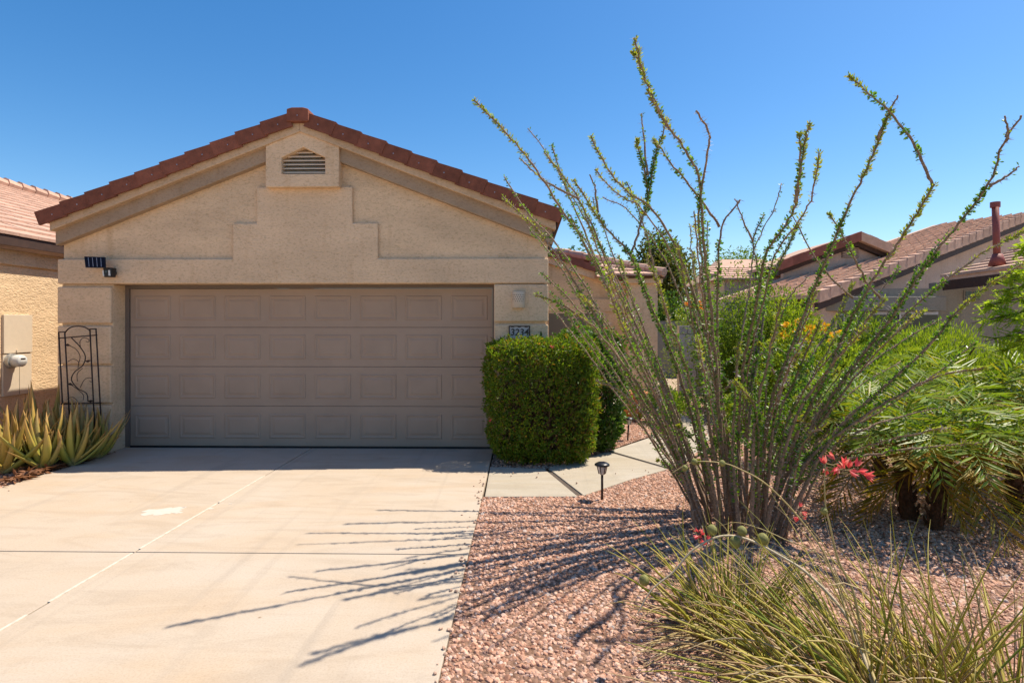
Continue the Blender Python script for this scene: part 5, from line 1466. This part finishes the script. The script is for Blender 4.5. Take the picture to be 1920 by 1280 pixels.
def blooms(st, t, lst, Y, n, L=.04, path=None):
    for x, y in lst:
        c = at(x, y, Y) - t.location
        if path:
            q = min(path, key=lambda v: (v - c).length); b = MB(); b.tube([q, q.lerp(c, .6) + Vector((0, 0, -.008)), c], [.0025, .002, .0018], 5); b.build('pedicel', M['stalk'], st)
        for k in range(n):
            d = Vector((rnd.gauss(0, 1), rnd.gauss(0, 1), rnd.gauss(.2, .7))).normalized(); q = c + d * .018
            P_, D_ = [], []
            ax = d.orthogonal()
            for w in range(5):
                o = ax.copy(); o.rotate(Matrix.Rotation(w * 1.257, 3, d)); P_.append(tuple(q)); D_.append(tuple(d + o * .32))
            leaf_mesh('bloom', P_, D_, rdirs(5), L, L * .38, M['petal_pink'], st, .3)
A = lambda Y, *p: [at(x, y, Y + dy) for x, y, dy in p]
st, _ = stalk(y2, A(2.75, (1640, 1290, -.3), (1590, 1160, -.1), (1520, 1080, 0), (1460, 1040, .05), (1400, 1010, .08), (1350, 1005, .08), (1300, 1030, .06), (1262, 1072, .05), (1222, 1105, .03), (1195, 1150, 0)), .0085, .003, M['stalk_pale'])
pods(st, y2, [(1335, 993), (1391, 995), (1378, 1016), (1430, 1010), (1208, 1087)], 2.82, .026)
st, pth_ = stalk(y2, A(2.6, (1650, 1300, -.2), (1622, 1220, -.05), (1600, 1110, 0), (1572, 1050, .02), (1556, 985, .03), (1548, 950, .04), (1546, 905, .05), (1548, 868, .06)), .0075, .002, M['stalk'])
pods(st, y2, [(1545, 958)], 2.63, .020)
blooms(st, y2, [(1572, 868), (1590, 885), (1612, 888), (1585, 878), (1600, 880), (1552, 878)], 2.66, 2, .045, pth_)
st, _ = stalk(y2, A(2.7, (1630, 1290, -.2), (1560, 1070, 0), (1510, 985, .03), (1440, 910, .05), (1385, 878, .06), (1350, 867, .06), (1300, 866, .06), (1258, 887, .05)), .0045, .0018, M['stalk'])
pods(st, y2, [(1302, 865), (1354, 868), (1284, 877)], 2.76, .015)
st, _ = stalk(y1, A(3.0, (1375, 1180, .1), (1345, 1120, .05), (1330, 1060, .03), (1322, 1010, .0), (1316, 985, .0)), .004, .0018, M['stalk_pale'])
blooms(st, y1, [(1316, 1002), (1324, 1018)], 3.0, 5, .030)
st, _ = stalk(y1, A(3.1, (1390, 1180, .1), (1410, 1120, .05), (1390, 1040, 0), (1360, 990, 0), (1338, 970, 0)), .0035, .0015, M['stalk'])
st, _ = stalk(y2, A(2.55, (1650, 1320, 0), (1560, 1070, 0), (1470, 1010, .1), (1390, 980, .2), (1350, 985, .25)), .003, .0012, M['stalk'])
st, _ = stalk(y3, A(2.75, (1850, 1330, -.1), (1845, 1200, 0), (1825, 1090, .05), (1798, 1020, .08)), .006, .002, M['stalk'])
st, pth_ = stalk(y2, A(2.9, (1600, 1200, -.2), (1560, 1050, 0), (1520, 990, 0), (1498, 958, 0)), .003, .0012, M['stalk'])
blooms(st, y2, [(1496, 956), (1505, 968)], 2.9, 3, .028, pth_)

# --- aloes by the left pillar
n_st = 0
def strays():
    col_o = list(STONES.objects); b = MB()
    r = random.Random(77)
    for k in range(90):
        if k < 62: x, y = XR - abs(r.gauss(0, .07)) + .01, r.uniform(1.9, 6.3)
        elif k < 76: x, y = XLE + abs(r.gauss(0, .12)), r.uniform(4.3, 7.2)
        else: p = gp(r.uniform(930, 1240), r.uniform(880, 925)); x, y = p.x, p.y
        me = col_o[r.randrange(len(col_o))].data; q = r.uniform(.005, .013); a = r.uniform(0, 6.28)
        b.add([(x + q * (v.co.x * math.cos(a) - v.co.y * math.sin(a)), y + q * (v.co.x * math.sin(a) + v.co.y * math.cos(a)), q * .6 + q * v.co.z) for v in me.vertices], [tuple(f.vertices) for f in me.polygons])
    tag(b.build('stray_gravel', M['stray']), 'stray pebbles kicked onto the concrete along the gravel edge', 'gravel', kind='stuff')
strays()
def aloe_mesh(kind, L, w, bend, seed):
    r = random.Random(seed)
    b = MB(); n = 9
    uvs = []
    p = Vector((0, 0, 0)); e = math.radians(58); vs, fs = [], []
    for i in range(n + 1):
        f = i / n
        ww = w * (1 - f ** 1.8) * (1 - .25 * (1 - f) ** 6) + .0015; th = ww * .38
        d = Vector((math.cos(e), 0, math.sin(e))); up = Vector((-math.sin(e), 0, math.cos(e)))
        for a, (s, u) in enumerate(((-1, .25), (-.55, -.75), (0, -1), (.55, -.75), (1, .25), (0, -.05))):
            vs.append(p + Vector((0, 1, 0)) * s * ww + up * (u * th)); uvs.append(f)
        p = p + d * L / n; e += bend / n * (1 - .5 * f)
    for i in range(n):
        for k in range(6): fs.append((i * 6 + k, i * 6 + (k + 1) % 6, (i + 1) * 6 + (k + 1) % 6, (i + 1) * 6 + k))
    b.v = [tuple(v) for v in vs]; b.f = fs; b.m = [0] * len(fs)
    me = b.mesh('leaf', True)
    at_ = me.attributes.new('along', 'FLOAT', 'POINT'); at_.data.foreach_set('value', uvs)
    return me
def aloe_mat():
    nt = NT('aloe_leaf')
    a = nt.n('Attribute', attribute_name='along'); oi = nt.n('ObjectInfo')
    g = nt.ramp(oi.outputs['Random'], [(0, (.20, .22, .035)), (.4, (.32, .28, .045)), (.75, (.42, .29, .055)), (1, (.20, .20, .05))])
    tipc = nt.ramp(oi.outputs['Random'], [(0, (.48, .24, .07)), (.5, (.56, .33, .10)), (1, (.34, .19, .08))])
    n1 = nt.noise(nt.coord('Object'), 9, 4)
    f = nt.math('ADD', a.outputs['Fac'], nt.math('MULTIPLY', nt.math('SUBTRACT', n1, .5), .5))
    base = nt.mix(nt.ramp(f, [(.55, (0, 0, 0)), (.95, (1, 1, 1))]), g, tipc)
    base = nt.mix(nt.ramp(f, [(.02, (1, 1, 1)), (.2, (0, 0, 0))]), base, (.36, .30, .13))
    nt.l(base, nt.b.inputs['Base Color']); nt.b.inputs['Roughness'].default_value = .55
    return nt.mat
M['aloe'] = aloe_mat()
AL = [aloe_mesh(k, L, w, bd, k) for k, (L, w, bd) in enumerate(((.56, .047, .60), (.50, .050, .90), (.62, .043, .40), (.44, .046, -.15), (.54, .042, 1.15), (.42, .044, .80)))]
for me in AL: me.materials.append(M['aloe'])
def aloe(label, base, n, s, seed):
    t = empty('aloe', base, label, 'aloe', 'aloes beside the driveway')
    r = random.Random(seed)
    for k in range(n):
        f = k / n
        o = link_mesh('leaf', AL[r.randrange(6)], None, t)
        o.rotation_euler = (r.uniform(-.15, .15), -math.radians(-26 + 46 * f + r.uniform(-9, 9)), k * 2.39996 + r.uniform(-.3, .3))
        a = o.rotation_euler.z; o.location = (math.cos(a) * .03 * (1 - f), math.sin(a) * .03 * (1 - f), .01 + .05 * f)
        o.scale = (s * r.uniform(.8, 1.15),) * 3
    return t
for lab, (px, py), n, s, sd in (('aloe rosette in the front middle of the row with dry lower leaves', (82, 880), 30, 1.15, 1), ('aloe rosette at the left picture edge with arching lit leaves', (8, 886), 30, 1.2, 2), ('aloe rosette in front of the trellis', (134, 872), 30, 1.12, 3),
                                ('aloe rosette nearest the garage jamb', (184, 858), 26, 1.0, 4), ('aloe rosette squeezed between the front middle and left edge rosettes', (48, 874), 24, 1.1, 8), ('aloe rosette between the trellis and front middle rosettes', (108, 866), 24, 1.15, 9), ('aloe rosette under the right side of the trellis', (163, 862), 24, 1.1, 10), ('tall upright aloe at the foot of the utility wall', (84, 852), 28, 1.35, 5), ('aloe rosette behind the trellis foot', (140, 850), 26, 1.12, 6), ('shaded aloe rosette behind the left edge aloe', (34, 862), 28, 1.25, 7)):
    aloe(lab, gp(px, py), n, s, sd)
# dead leaves lying under the aloes
n = 260
c1, c2 = gp(40, 905), gp(190, 862)
tt = rng.random(n)[:, None]
P_ = np.array(c1)[None] * (1 - tt) + np.array(c2)[None] * tt + rng.normal(size=(n, 3)) * np.array([.10, .10, 0]); P_[:, 2] = rng.uniform(.0, .05, n)
P_[:, 0] = np.minimum(P_[:, 0], XLE - .03)
D_ = rdirs(n); D_[:, 2] *= .2
tag(leaf_mesh('leaf_litter', P_, D_, rdirs(n) * .6 + np.array([0, 0, 1]), rng.uniform(.08, .2, n), .03, M['litter'], None, .4), 'curled brown dead leaves lying under the aloes', 'leaf litter', kind='stuff')
